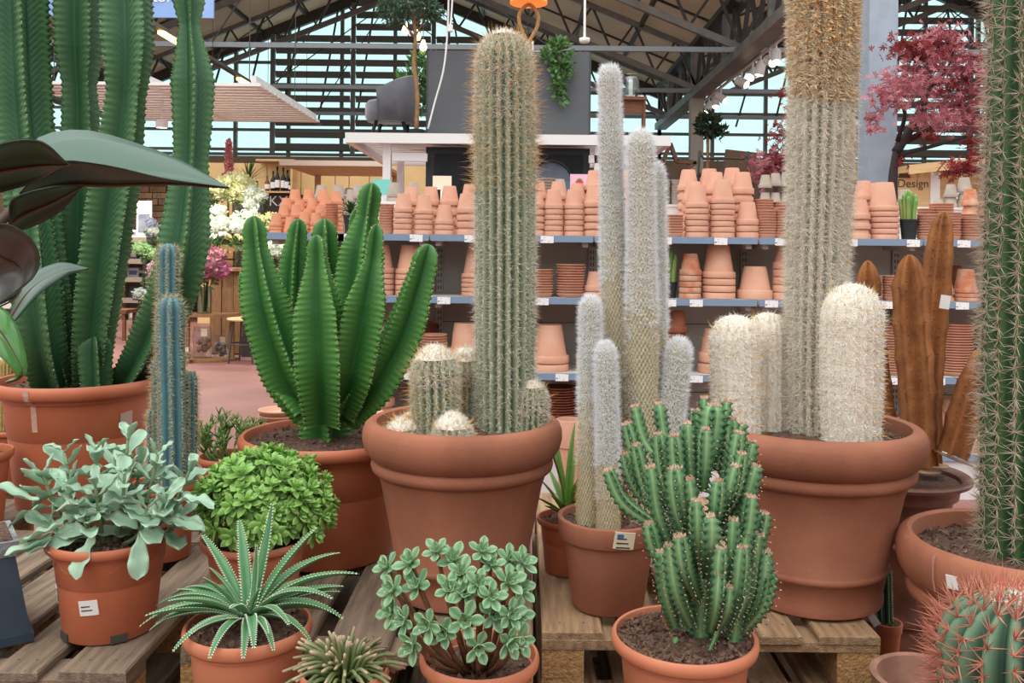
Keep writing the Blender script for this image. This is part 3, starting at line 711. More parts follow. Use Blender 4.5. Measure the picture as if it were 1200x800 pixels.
for a in (-.75, .62):
    p, d, _ = on_pot('lip', .141, .222, a, .03)
    M = Matrix.Translation(p) @ Matrix.Rotation(a, 4, 'Z')
    MB().box((-.018, -.003, -.006), (.018, .01, .012), M).obj('foot_notch', m_dsteel, t)
rr = random.Random(21)
L = lambda x, y, d=DA: P(x, y, d)-bA
lv = []
for i in range(5):
    V, Q, A = leafmesh(.095, .042, cup=.35, curl=[-.3, .25, -.55, .1, -.15][i], thick=.004, nu=14, nv=6, tip=2.0, basew=.2, wavy=.11 if i % 2 == 0 else .06, wf=2.6, peak=.7, seed=i)
    o = npmesh('leaf', V, Q, m_silverleaf, t, attr=A); lv.append(o)
used = set()
def place_leaf(M):
    i = rr.randrange(5)
    if i in used: inst(lv[i], 'leaf', t, M)
    else: used.add(i); lv[i].matrix_basis = M
tips = [(50, 556, -.02), (75, 530, .02), (112, 527, .06), (150, 515, .02), (146, 556, -.08), (185, 534, .02), (222, 552, 0.), (196, 580, -.08), (172, 596, -.1), (78, 566, -.07), (112, 570, -.1), (58, 612, -.06), (98, 606, -.1), (210, 606, -.03), (135, 535, .1), (165, 545, .08)]
for x, y, dd in tips:
    tip = L(x, y, DA+dd); base = Vector((tip.x*.35, tip.y*.4, .205))
    mid = base.lerp(tip, .5)+Vector((tip.x*.08, 0, -.015))
    pts = [base, mid, tip]
    c = catmull(pts, 9); MB().tube(c, list(np.linspace(.006, .0035, 9)), 7).obj('stalk', m_stemg, t, smooth=True)
    ax = Vector(c[-1]-c[-3]).normalized()
    for nd in range(4):
        p = Vector(c[-1-nd*1]); a0 = rr.uniform(0, PI)+nd*PI/2; tilt = [.95, .5, .15, -.15][nd]
        for s in (0, PI):
            q = a0+s; out = Vector((math.cos(q), math.sin(q), 0)); d = out+ax*tilt*1.1+Vector((0, 0, .15))
            place_leaf(aim(p, d, ax, rr.uniform(-.4, .4), [.55, .8, .95, 1.1][nd]*rr.uniform(.85, 1.1)))
for x, y, a, tz in ((60, 640, 3.6, -.6), (112, 640, 4.4, -.9), (165, 640, 5.0, -.9), (75, 628, 3.3, -.3), (195, 622, 5.9, -.2), (205, 600, 6.1, .3), (45, 600, 3.2, .2)):
    place_leaf(aim(L(x, y-14, DA-.1), (math.cos(a), math.sin(a), tz), (0, 0, 1), 0, 1.05))

# ------------------------------------------------------------------ blue columnar cactus
DB = 2.6; bB = P(194, 640, DB); bB.z = DECK+.002
t = thing('potted_cactus', 'blue columnar cactus with golden spines beside the silvery succulent', 'potted plant', bB)
pot(t, 'lip', .095, .215, m_plast, 48, seed=13, soilz=.93)
m_bluec = attr_mix('blue_cactus_skin', (44, 80, 92), (92, 136, 142), .55, noise=.3)
L = lambda x, y, d=DB: P(x, y, d)-bB
m_straw = mat('straw_spines', (226, 206, 162), .6, trans=.3)
for pts, r in (([(200, 562), (198, 480), (197, 350), (197, 285)], .030), ([(203, 568, DB-.05), (202, 480, DB-.05), (200, 400, DB-.05), (200, 346, DB-.05)], .038), ([(187, 568, DB-.02), (187, 480, DB-.02), (187, 418, DB-.02)], .022),
               ([(221, 565, DB), (222, 500, DB), (222, 435, DB)], .022), ([(179, 566, DB-.02), (179, 520, DB-.02), (180, 478, DB-.02)], .016), ([(213, 565, DB+.05), (214, 500, DB+.05), (213, 450, DB+.05)], .018)):
    s_ = Stem([L(*p) for p in pts], r, 8, .28, 1., 'round', r*1.1, 50, 7, .3); o = s_.mesh('column', m_bluec, t)
    H, TH = s_.areoles(.010); tuft(s_, H, TH, 8, .016, .0007, m_straw, o, 'spines', 1.0, .1)
    H, TH = s_.areoles(.010); B, Nn, T = s_.at(H, TH); spikes('felt', B, Nn, .003, .0014, m_cream, o)

# ------------------------------------------------------------------ small twiggy bush behind
DT = 3.0; bT = P(268, 600, DT); bT.z = DECK+.002
t = thing('potted_succulent', 'small dark twiggy succulent bush behind the blue cactus', 'potted plant', bT)
pot(t, 'lip', .10, .2, m_plast, 40, seed=14, crumbs=40)
m_twig = mat('twiggy_green', (86, 118, 58), .6, (110, 140, 70), 30)
rr = random.Random(31); g = MB()
def twig(p, d, l, r, lev):
    q = p+d*l; g.tube([p, p.lerp(q, .5)+Vector((rr.uniform(-1, 1), rr.uniform(-1, 1), 0))*l*.08, q], [r, r*.9, r*.8], 5)
    if lev:
        for _ in range(rr.choice((2, 3, 3))): twig(q, (d+Vector((rr.uniform(-.7, .7), rr.uniform(-.7, .7), rr.uniform(-.3, .5)))).normalized(), l*rr.uniform(.6, .85), r*.85, lev-1)
for k in range(26):
    a = rr.uniform(0, 2*PI); twig(Vector((.05*math.cos(a), .05*math.sin(a), .175)), Vector((math.cos(a)*rr.uniform(.2, .9), math.sin(a)*rr.uniform(.2, .9), 1)).normalized(), rr.uniform(.04, .065), .0032, 3)
g.obj('twigs', m_twig, t, smooth=True, kind='stuff')

# ------------------------------------------------------------------ leafy light-green crassula
DC = 2.22; bC = P(300, 660, DC); bC.z = DECK+.002
t = thing('potted_succulent', 'bushy light green small leaved succulent in a plastic pot', 'potted plant', bC)
pot(t, 'lip', .134, .185, m_plast2, 56, seed=15)
m_lime = attr_mix('light_green_leaf', (136, 186, 88), (168, 210, 120), .5, trans=.2, noise=.6, nscale=25)
rr = random.Random(41)
def sprigmesh(seed):
    V_, Q_, A_, n = [], [], [], 0; r2 = random.Random(seed)
    for k in range(14):
        V, Q, A = leafmesh(.026, .0125, cup=.3, curl=r2.uniform(-.4, .2), thick=.0012, nu=5, nv=2, tip=1.1, basew=.2, peak=.6)
        lay = k//4; a = (k % 4)*PI/2+lay*PI/4+r2.uniform(-.2, .2); el = [.15, .45, .8, 1.15][lay]
        M = aim((0, 0, .004*lay-.012), (math.cos(a)*math.cos(el), math.sin(a)*math.cos(el), math.sin(el)), (0, 0, 1), 0, [1.1, 1., .8, .6][lay])
        V = np.array([M @ Vector(v) for v in V]); V_.append(V); Q_.append(Q+n); A_.append(A); n += len(V)
    return np.concatenate(V_), np.concatenate(Q_), np.concatenate(A_)
sp = []
for i in range(4):
    V, Q, A = sprigmesh(i); sp.append(npmesh('sprig', V, Q, m_lime, t, attr=A))
cen = P(312, 592, DC-.0)-bC; cnt = 0
for i in range(150):
    u = (i+.5)/150; ph = i*2.39996; zz = 1-1.35*u; rxy = math.sqrt(max(0, 1-zz*zz))
    n = Vector((rxy*math.cos(ph), rxy*math.sin(ph), zz)); p = cen+Vector((n.x*.16, n.y*.13, n.z*.13))*rr.uniform(.78, 1.12)
    M = aim(p, Vector((n.y+.01, -n.x, .1)), n+Vector((0, 0, .35))+Vector((rr.uniform(-.4, .4), rr.uniform(-.4, .4), 0)), 0, rr.uniform(1.0, 1.5))
    if i < 4: sp[i].matrix_basis = M
    else: inst(sp[i % 4], 'sprig', t, M)
g = MB()
for i in range(40):
    a = rr.uniform(0, 2*PI); e = rr.uniform(.3, 1.4); g.tube([Vector((rr.uniform(-.05, .05), rr.uniform(-.05, .05), .15)), cen+Vector((math.cos(a)*math.cos(e)*.14, math.sin(a)*math.cos(e)*.12, math.sin(e)*.12))], .002, 5)
g.obj('stalks', m_stemg, t, smooth=True)

# ------------------------------------------------------------------ aloe
DL = 1.86; bL = P(291, 735, DL); zr = bL.z; bL.z = LOW+.002; hL = zr-LOW+.01
t = thing('potted_aloe', 'spiky toothed aloe in a plastic pot at the front', 'potted plant', bL)
pot(t, 'lip', .131, hL, m_plast2, 56, seed=16, soilz=.95, crumbs=200)
sticker(t, 'lip', .131, hL, .5, .55, .03, .03, .3)
m_aloe = attr_mix('aloe_leaf', (70, 120, 82), (120, 166, 112), .45, noise=.4, nscale=30, spec=.35)
m_tooth = mat('aloe_teeth', (226, 232, 206), .5)
rr = random.Random(52)
al = []
for i, cu in enumerate((.15, -.3, -.65, -.9, -.5)):
    V, Q, A = leafmesh(.2, .021, cup=.55, curl=cu, thick=.007, nu=16, nv=4, tip=2.2, basew=1., peak=.16)
    o = npmesh('leaf', V, Q, m_aloe, t, attr=A*.6)
    g = MB(); n1 = 5
    for u in range(0, 16):
        for e, s in ((0, -1), (4, 1)):
            for f in (0., .5):
                p = Vector(V[u*n1+e]).lerp(Vector(V[(u+1)*n1+e]), f); q = Vector(V[(u+1)*n1+e])-Vector(V[u*n1+e]); q.normalize()
                g.add([p-q*.0018, p+q*.0018, p+Vector((0, 0, .0012)), p+Vector((0, s*.0045, .0))+q*.0025], [(0, 1, 3), (1, 2, 3), (2, 0, 3)])
    g2 = g.obj('teeth', m_tooth, o, kind='stuff'); al.append((o, g2))
# azimuth (0 = right, -pi/2 = towards viewer), elevation, length scale, curl variant
lay = [(2.6, .55, 1.1, 3), (3.3, .4, 1.0, 3), (.35, .25, .9, 4), (-.2, .8, .95, 3), (1.9, .7, .9, 2), (-1.2, .55, .8, 3), (-2.9, .55, 1.05, 3), (.75, .75, 1.1, 2), (2.9, .35, .95, 3), (3.1, .15, .9, 2), (3.5, .0, .85, 2), (2.5, .8, 1.0, 1), (2.0, 1.05, 1., 1), (1.2, 1.15, 1.05, 0), (.6, .95, 1.0, 1), (.2, .7, 1.15, 2), (.05, .3, .85, 2), (-.4, .35, .8, 3), (-.9, .3, .7, 3), (-1.3, .35, .75, 3), (-1.8, .4, .75, 3), (-2.3, .3, .8, 3), (-2.8, .35, .95, 4), (3.0, .6, 1., 3), (2.3, .3, .9, 2), (1.6, .8, .8, 1), (.9, .5, .9, 2), (-.1, .55, 1., 3), (-2.6, .65, .8, 4), (-1.55, .75, .65, 4), (-.7, .7, .75, 3), (.4, .45, .95, 4), (2.75, .1, .9, 4), (-2.05, .25, .7, 4), (-1.0, .2, .7, 4), (1.3, 1.35, .6, 0), (-1., 1.1, .45, 1), (3.0, 1.1, .55, 1), (-2.5, .95, .6, 1)]
for k, (az, el, s, v) in enumerate(lay):
    v = (v % 5); o, g2 = al[v]; el = max(el, .42)+(.12 if el < 1 else 0)
    M = aim((.018*math.cos(az), .018*math.sin(az), hL*.95+.012+.03*max(0, el-.2)), (math.cos(az)*math.cos(el), math.sin(az)*math.cos(el), math.sin(el)), (0, 0, 1), rr.uniform(-.15, .15), s*1.0)
    if not o.get('_u'): o['_u'] = 1; o.matrix_basis = M
    else:
        c = inst(o, 'leaf', t, M); inst(g2, 'teeth', c, kind='stuff')
for o, _ in al:
    if '_u' in o: del o['_u']

# ------------------------------------------------------------------ finger-stemmed hanging cactus, bottom
DF = 1.72; bF = P(404, 783, DF); zr = bF.z; bF.z = LOW+.002; hF = zr-LOW
t = thing('potted_succulent', 'thin finger stemmed trailing cactus at the bottom edge', 'potted plant', bF)
pot(t, 'lip', .085, hF, m_plast2, 44, seed=17, crumbs=30)
m_finger = attr_mix('finger_stem', (98, 116, 66), (186, 160, 134), .6, noise=.3)
rr = random.Random(61)
for k in range(120):
    az = rr.uniform(0, 2*PI); el = rr.uniform(.1, 1.5); l = rr.uniform(.075, .115)*(1.0 if el < 1 else .75)
    d = Vector((math.cos(az)*math.cos(el), math.sin(az)*math.cos(el), math.sin(el))); p = Vector((math.cos(az), math.sin(az), 0))*.03*rr.random()+Vector((0, 0, hF*.93))
    pts = [p, p+d*l*.5+Vector((0, 0, .004)), p+d*l-Vector((0, 0, .03*math.cos(el)))]
    c = catmull(pts, 7); a = np.repeat(np.array([0, 0, 0, .05, .1, .35, 1.]), 6)
    MB().tube(c, [.0032, .0034, .0036, .0037, .0037, .0035, .0026], 6, a=a).obj('finger_stem', m_finger, t, smooth=True)

# ------------------------------------------------------------------ rosette succulent
DR = 1.76; bR = P(562, 765, DR); zr = bR.z; bR.z = LOW+.002; hR = zr-LOW
t = thing('potted_succulent', 'blue green rosette succulent on brown stalks in the front pot', 'potted plant', bR)
pot(t, 'lip', .118, hR, m_plast2, 56, seed=18, crumbs=120)
sw = MB()
for k in range(9):
    pts = []
    for q in range(9):
        a = 2*PI/9*(k+q/8); p, d, _ = on_pot('lip', .118, hR, a, .85-.1*math.sin(PI*q/8)); pts.append(p+d*.0004)
    sw.tube(pts, .0012, 5)
sw.obj('swag_relief', m_plast2, t)
m_ros = attr_mix('rosette_leaf', (94, 136, 102), (152, 184, 138), .5, noise=.5, nscale=40)
m_bark = mat('brown_stalk', (134, 92, 66), .8, (104, 70, 52), 30, .3)
rr = random.Random(71)
V, Q, A = leafmesh(.026, .0135, cup=.35, curl=.18, thick=.004, nu=7, nv=4, tip=1.1, basew=.35, peak=.66)
leaf0 = None
ros = [(482,660),(512,647),(532,657),(565,647),(575,662),(597,657),(490,687),(527,690),(545,695),(560,685),(575,699),(595,682),(460,717),(475,727),(502,732),(520,740),(545,727),(577,720),(597,720),(485,755),(560,757),(595,752),(462,692),(455,665),(612,660),(610,690),(605,722),(607,750),(540,672)]
for i, (x, y) in enumerate(ros):
    u = (x-540)/90; v = (y-700)/60
    dd = -.10*math.sqrt(max(0, 1-min(1, u*u*.8+v*v*.3)))+.07*(-v)+rr.uniform(-.02, .02)
    c = P(x, y, DR+dd)-bR; sR = rr.uniform(1.2, 1.5); out = Vector((u*.8, -.75, -v*.55+.55)).normalized()
    base = Vector((c.x*.3, c.y*.3, hR*.9)); mid = base.lerp(c, .55)+Vector((0, 0, -.012))
    st = MB().tube(catmull([base, mid, c-out*.004], 7), [.0042]*7, 6); st.lathe([(.004, 0), (.003, .006), (.0005, .008)], 6, M=aim(c, out) @ Matrix.Rotation(PI/2, 4, 'Y'))
    ro = st.obj('rosette', m_bark, t, smooth=True, label='blue green rosette on a brown stalk')
    fr = aim(c, out)
    for k in range(10):
        lay_ = 0 if k < 5 else 1; a = (k % 5)*2*PI/5+lay_*PI/5+rr.uniform(-.15, .15); el = (.22, .8)[lay_]+rr.uniform(-.1, .1)
        d = Vector((math.sin(el), math.cos(a)*math.cos(el), math.sin(a)*math.cos(el))); M = fr @ aim(Vector((.001+.002*lay_, 0, 0)), d, (1, 0, 0), 0, (1., .66)[lay_]*sR*rr.uniform(.9, 1.1))
        if k == 0:
            if i == 0:
                hv, hq, ha, hn = [], [], [], 0
                for z_ in range(6):
                    Mh = aim((.002, 0, 0), (1.0, .75*math.cos(z_*1.05), .75*math.sin(z_*1.05)), (1, .2, 0), 0, .42); hv.append(np.array([Mh @ Vector(w_) for w_ in V])); hq.append(Q+hn); ha.append(A); hn += len(V)
                heart = npmesh('heart', np.concatenate(hv), np.concatenate(hq), m_ros, ro, attr=np.concatenate(ha)); heart.matrix_basis = fr @ Matrix.Scale(sR, 4)
            else: inst(heart, 'heart', ro, fr @ Matrix.Scale(sR, 4))
        if leaf0 is None: leaf0 = npmesh('leaf', V, Q, m_ros, ro, attr=A); leaf0.matrix_basis = M
        else: inst(leaf0, 'leaf', ro, M)

# ------------------------------------------------------------------ knobbly candelabra cactus, front
DK = 1.84; bK = P(802, 742, DK); zr = bK.z; bK.z = LOW+.002; hK = zr-LOW
t = thing('potted_cactus', 'knobbly many branched green cactus in the front plastic pot', 'potted plant', bK)
pot(t, 'lip', .15, hK, m_plast2, 64, seed=19, soilz=.95, crumbs=900)
m_lact = attr_mix('mottled_green_skin', (146, 186, 132), (46, 90, 60), .5, noise=.3, nscale=30, spec=.3)
m_bud = mat('dry_pink_tips', (214, 180, 160), .8, (176, 140, 116), 60)
L = lambda x, y, d=DK: P(x, y, d)-bK
rr = random.Random(83)
def lact(pts, rad, th0, teeth=68, n=4, bud=True):
    s_ = Stem(pts, rad, n, .56, .8, 'wing', rad[-1][1]*.5, 20, 8, th0, teeth, .5, .0, apow=.45)
    s_ = Stem(pts, rad, n, .56, .8, 'wing', rad[-1][1]*.5, max(20, int(s_.L*teeth*4)), 8, th0, teeth, .5, .0, apow=.45)
    o = s_.mesh('branch', m_lact, t); H, TH = s_.areoles(1/teeth); H = np.minimum(np.maximum(np.round(H*teeth), 0)/teeth, s_.L*.98)
    tuft(s_, H, TH, 2, .004, .0012, m_bud, o, 'thorns', .6)
    if bud:
        H = np.full(22, s_.L*.985); TH = rr.uniform(0, 6.28)+np.arange(22)*.6; B, Nn, T = s_.at(H, TH)
        spikes('bud', B, unit(T+Nn*.4+NR.normal(0, 1, B.shape)*.4), .007, .0022, m_bud, o)
KX, KY = 826, 757
lact([L(822, 765), L(822, 720), L(826, 660), L(830, 600)], [(0, .028), (.5, .032), (1, .024)], .4, bud=False)
lact([L(855, 768, DK-.02), L(862, 730, DK-.02), L(868, 665, DK-.03)], [(0, .02), (.6, .024), (1, .014)], .8)
lact([L(806, 752, DK+.03), L(805, 720, DK+.03), L(800, 650, DK+.02)], [(0, .024), (1, .026)], .2, bud=False)
lact([L(830, 765, DK-.06), L(844, 735, DK-.07), L(851, 722, DK-.08)], [(0, .006), (.6, .008), (1, .012)], .2)
br = [(836,474,0,26),(744,475,.06,15),(772,472,.08,16),(734,495,.05,14),(772,507,0,16),(790,510,-.03,17),(805,495,-.01,17),(827,502,-.05,17),(815,480,.04,15),(825,465,.07,14),(852,469,.06,14),(857,490,.0,16),(870,495,.03,16),(866,506,-.04,16),(882,517,.0,16),(870,530,-.06,15),(887,545,-.04,19),(862,545,-.09,16),(842,562,-.11,16),(745,520,.03,15),(732,530,.05,16),(712,550,.02,15),(762,546,-.04,17),(790,547,-.09,20),(832,603,-.13,22),(775,645,-.08,18),(785,637,-.1,18),(797,627,-.12,17),(860,607,-.1,17),(845,640,-.14,16),(870,640,-.12,18),(872,622,-.08,17),(890,625,-.04,18),(844,670,-.14,14),(854,686,-.13,13),(875,665,-.1,14),(898,645,-.05,18),(903,668,-.05,17),(760,612,-.05,16),(815,585,-.12,16),(880,580,-.08,18),(896,600,-.02,17),(808,560,-.1,15)]
for x, y, dd, w in br:
    low = max(0, (y-560)/130); bx = KX+(x-KX)*(.42+.25*low)+rr.uniform(-10, 10); by = min(738, y+rr.uniform(62, 105)); r = w/2/F*DK*1.32
    ln = 1.0 if (x, y) != (836, 474) else 1.1
    pts = [L(bx, by, DK+dd*.35), L(x+(bx-x)*.38+(x-KX)*.04, y+(by-y)*.55, DK+dd*.9), L(x, y, DK+dd)]
    lact(pts, [(0, r*.7), (.4, r*1.0), (.85, r*1.1), (1, r*.8)], rr.uniform(-.3, .9))
for x, y, s in ((778, 724, 1.), (784, 716, .8)):
    leafobj('fallen_leaf', mat('dry_yellow_leaf', (196, 160, 92), .7, (150, 104, 60), 40), t, aim(L(x, y+6, DK-.03), (.2, -.1, 1), (0, -1, 0), 0, s), L=.022, W=.012, thick=.001, curl=.6)
leafobj('fallen_leaf', m_lact, t, aim(L(790, 754, DK-.07), (.3, 0, 1), (0, -1, 0)), L=.016, W=.016, thick=.003)

# ------------------------------------------------------------------ agave behind the furry cactus
DG = 2.52; bG = P(664, 640, DG); bG.z = DECK+.002
t = thing('potted_agave', 'narrow leaved spiky agave behind the furry white cactus', 'potted plant', bG)
pot(t, 'lip', .085, .15, m_plast, 44, seed=20, crumbs=40)
m_agave = attr_mix('agave_leaf', (92, 140, 66), (142, 176, 84), .4)
for k, (x, y, dd) in enumerate(((650, 468, .05), (668, 500, .02), (655, 505, 0), (690, 520, -.05), (680, 545, -.1), (640, 560, .0), (632, 580, -.05), (648, 575, -.1), (700, 560, -.05), (640, 590, -.08), (660, 585, -.12), (676, 575, -.1), (645, 545, .1), (690, 590, .05), (672, 530, .08))):
    a = Vector((0, 0, .14)); b = P(x, y, DG+dd)-bG; d = b-a; V, Q, A = leafmesh(d.length*1.05, .019, cup=.5, curl=-.25, thick=.003, nu=10, nv=4, tip=2.2, basew=.8, peak=.3)
    o = npmesh('leaf', V, Q, m_agave, t, attr=A); o.matrix_basis = aim(a, d+Vector((0, 0, .02)), (0, 0, 1) if d.z < d.xy.length*2 else (-d.x, -d.y, .1))

# ------------------------------------------------------------------ dark urn and rusted steel cacti
m_urn = mat('dark_glazed_terracotta', (120, 78, 60), .45, (84, 52, 40), 8)
DU = 2.9; bU = P(1050, 560, DU); hU = bU.z+.02; bU.z = 0
t = thing('glazed_urn', 'tall dark brown glazed urn behind the right terracotta pot', 'urn', bU)
zs = hU*.965
smooth_angle(MB().lathe([(r*.226, z*hU) for r, z in PROF['flare']], 64, cap1=False).obj('body', m_urn, t), 40)
MB().lathe([(.19, zs-.01), (.19, zs)], 40).obj('fill_plate', m_soil, t)
m_rust = mat('rusted_steel', (170, 112, 66), .9, (136, 86, 50), 14, .2, 90)
def rusty(pts, rad, label, th0, disc=None, n=5, tag=False):
    W = [P(*p) for p in pts]; b = W[0].copy(); t_ = thing('metal_cactus', label, 'sculpture', b, 'rusted steel cactus sculptures')
    s_ = Stem([w-b for w in W], rad, n, .82, .55, 'wing', .05, 60, 10, th0, 9, .10, 0); o = s_.mesh('fins', m_rust, t_)
    H, TH = s_.areoles(.028, .03); 
    for sgn in (-1, 1):
        B, Nn, T = s_.at(H, TH+sgn*.16); spikes('dimples', B-Nn*.001, unit(Nn+np.cross(T, Nn)*sgn*1.5), .0045, .004, m_rust, o)
    H, TH = s_.areoles(.11, .06, s_.L*.97); B, Nn, T = s_.at(H, TH); spikes('thorns', B, unit(Nn+T*.4+NR.normal(0, .2, B.shape)), .022, .0012, m_dsteel, o)
    if disc: 
        M = Matrix.Rotation(disc, 4, 'Y'); MB().lathe([(.0, -.012), (.06, -.012), (.062, -.008), (.0, -.006)], 28, M=M, cap0=False, cap1=False).obj('base_disc', mat('bare_steel', (176, 150, 124), .5, (140, 104, 76), 20, metal=.3), t_)
    if tag:
        c = s_.at(np.array([s_.L*.64]), np.array([.35]))[0][0]
        MB().box((-.016, -.004, -.022), (.016, -.003, .022), Matrix.Translation(Vector(c)+Vector((-.012, -.05, 0))) @ Matrix.Rotation(.15, 4, 'Y')).obj('price_tag', m_paper, t_)
    return t_
rusty([(1078, 546, DU-.12), (1074, 450, DU-.1), (1068, 370, DU-.08), (1066, 298, DU-.08)], [(0, .055), (.5, .06), (.85, .058), (1, .03)], 'front rusted steel cactus sculpture standing in the dark urn', .25, .05)
rusty([(1088, 540, DU+.02), (1090, 450, DU+.03), (1097, 350, DU+.04), (1107, 248, DU+.05)], [(0, .05), (.4, .05), (.7, .055), (.9, .045), (1, .025)], 'tallest rusted steel cactus sculpture with a white tag', .5, .05, tag=True)
rusty([(1040, 530, DU+.06), (1028, 440, DU+.06), (1020, 370, DU+.06), (1017, 305, DU+.06)], [(0, .045), (.5, .045), (.9, .04), (1, .025)], 'rusted steel cactus sculpture half hidden by the pale column', .3, .05)
rusty([(1118, 533, DU-.14), (1132, 490, DU-.15), (1150, 440, DU-.16), (1162, 410, DU-.16)], [(0, .05), (.5, .06), (1, .05)], 'rusted steel cactus sculpture leaning right over the urn rim', .4, .35)

# ------------------------------------------------------------------ small dark cactus by the pallet corner
DS = 2.5; bS = P(1040, 728, DS); zr = bS.z
st_ = thing('clay_pot', 'upturned clay pot serving as a stand by the pallet corner', 'pot', (bS.x, bS.y, 0))
smooth_angle(MB().lathe([(.07, 0), (.068, .03), (.062, .032), (.045, zr-.122), (.0, zr-.12)], 36, cap1=False).obj('body', m_clay, st_), 40)
bS.z = zr-.116
t = thing('potted_cactus', 'small dark green ribbed cactus by the pallet corner', 'potted plant', bS)
pot(t, 'band', .04, .116, m_plast, 32, seed=23, crumbs=0, soilz=.95)
L = lambda x, y, d=DS: P(x, y, d)-bS
s_ = Stem([L(1037, 730), L(1036, 700), L(1035, 663)], [(0, .021), (1, .022)], 7, .35, 1., 'round', .02, 30, 6, .2); o = s_.mesh('column', attr_mix('dark_cactus_skin', (30, 66, 44), (60, 104, 66), .5), t)
H, TH = s_.areoles(.006); B, Nn, T = s_.at(H, TH); spikes('felt', B, Nn, .003, .0008, m_cream, o)
tg = MB().box((-.012, -.0005, 0), (.012, .0005, .05)).obj('plant_tag', mat('teal_tag', (90, 140, 132), .5), t, label='teal and white plant tag'); tg.matrix_basis = Matrix.Translation((-.03, -.02, .105)) @ Matrix.Rotation(-.6, 4, 'Y')
MB().box((-.010, -.0012, .01), (.010, -.0005, .045)).obj('tag_print', m_paper, tg)

# ------------------------------------------------------------------ tall spiny cactus at the right edge
DP_ = 2.1; bP = P(1194, 640, DP_); zr = bP.z+.02; bP.z = .147
pallet(bP.x-.125, 1.75, 0, .8, .65, 'ground pallet under the spiny cactus pot at right', gp, m_wood, 77)
t = thing('potted_cactus', 'tall dark green cactus with star shaped pale spines at the right edge', 'potted plant', bP)
hP = zr-.147
pot(t, 'roll', .268, hP, m_clay2, 72, seed=24, crumbs=700, soilz=.92)
sticker(t, 'roll', .268, hP, -1.0, .90, .026, .03, .1, label='small white paper square', lines=0)
g = MB()
for z in np.linspace(.83, .985, 7):
    p, d, _ = on_pot('roll', .268, hP, -1.17, z); g.v += [p+d*.002+Vector((-.006, -.006, 0)), p+d*.002+Vector((.006, .006, 0))]; g.a += [0, 0]
g.f = [(2*i, 2*i+1, 2*i+3, 2*i+2) for i in range(6)]
g.obj('tape_strip', m_tape, t)
L = lambda x, y, d=DP_: P(x, y, d)-bP
s_ = Stem([L(1204, 655), L(1204, 500), L(1208, 250), L(1212, -80)], [(0, .1), (.5, .098), (1, .09)], 15, .3, 1., 'round', .06, 60, 6, .08); m_dg = attr_mix('deep_green_cactus', (34, 70, 40), (70, 100, 62), .55, noise=.2, spec=.3)
o = s_.mesh('column', m_dg, t); H, TH = s_.areoles(.024, stag=True)
tuft(s_, H, TH, 14, .034, .001, mat('pale_tan_spines', (206, 190, 170), .5, trans=.2), o, 'spines', 1.5, 0)
B, Nn, T = s_.at(H, TH); spikes('felt', B-Nn*.002, Nn, .007, .005, mat('tan_felt', (178, 144, 116), .9), o)

# ------------------------------------------------------------------ red spined barrel cactus
DQ = 1.5; cQ = P(1192, 792, DQ)
stack(.78, 1.12, .6, .6, 2, ['low pallet under the red spined barrel cactus', 'ground pallet under the red spined barrel cactus'], m_wood, 63)
bQ = cQ.copy(); bQ.z = LOW+.002
t = thing('potted_cactus', 'round barrel cactus with red spines in the lower right corner', 'potted plant', bQ)
hQ = cQ.z-.06-bQ.z
pot(t, 'lip', .135, hQ, m_plast, 48, seed=25, crumbs=20)
z0 = hQ-.03; zt_ = P(1192, 696, DQ).z-bQ.z
s_ = Stem([(0, 0, z0), (0, 0, (z0+zt_)/2), (0, 0, zt_)], [(0, .09), (.3, .122), (.6, .126), (1, .118)], 18, .34, 1., 'round', .1, 40, 8, .15, domep=2.2)
o = s_.mesh('body', attr_mix('grey_green_barrel', (46, 78, 62), (104, 134, 108), .6, noise=.3, spec=.25), t)
m_rsp = mat('red_pink_spines', (206, 104, 96), .5, (226, 168, 138), 30, trans=.15)
m_rsp2 = mat('pale_red_spines', (214, 150, 124), .5, (190, 112, 100), 40, trans=.15)
H, TH = s_.areoles(.021, .01, s_.L*.97)
tuft(s_, H, TH, 8, .044, .0017, m_rsp2, o, 'spines', 1.3, .2, .35)
H = NR.uniform(s_.L*.945, s_.L*.995, 170); TH = NR.uniform(0, 2*PI, 170); B, Nn, T = s_.at(H, TH)
spikes('crown_spines', B, unit(Nn*.7+T*.5+NR.normal(0, .4, B.shape)), NR.uniform(.02, .042, 170), .0016, m_rsp, o)
fuzz(s_, 2500, .006, .0015, m_cream, o, 'crown_wool', .8, .4, s_.L*.965)
# empty pale bowl-shaped pot on the floor
bw = P(1086, 790, 1.93); t = thing('clay_pot', 'empty pale dirty terracotta pot in front of the pallet corner', 'pot', (bw.x, bw.y, 0))
hh = bw.z
smooth_angle(MB().lathe([(.06, 0), (.07, .01), (.098, hh-.06), (.10, hh-.055), (.112, hh-.02), (.115, hh-.004), (.108, hh), (.100, hh-.004), (.093, hh-.05), (.06, .03), (0, .025)], 48, cap1=False).obj('body', mat('dirty_pale_clay', (176, 132, 112), .85, (138, 100, 84), 10, .2), t), 40)

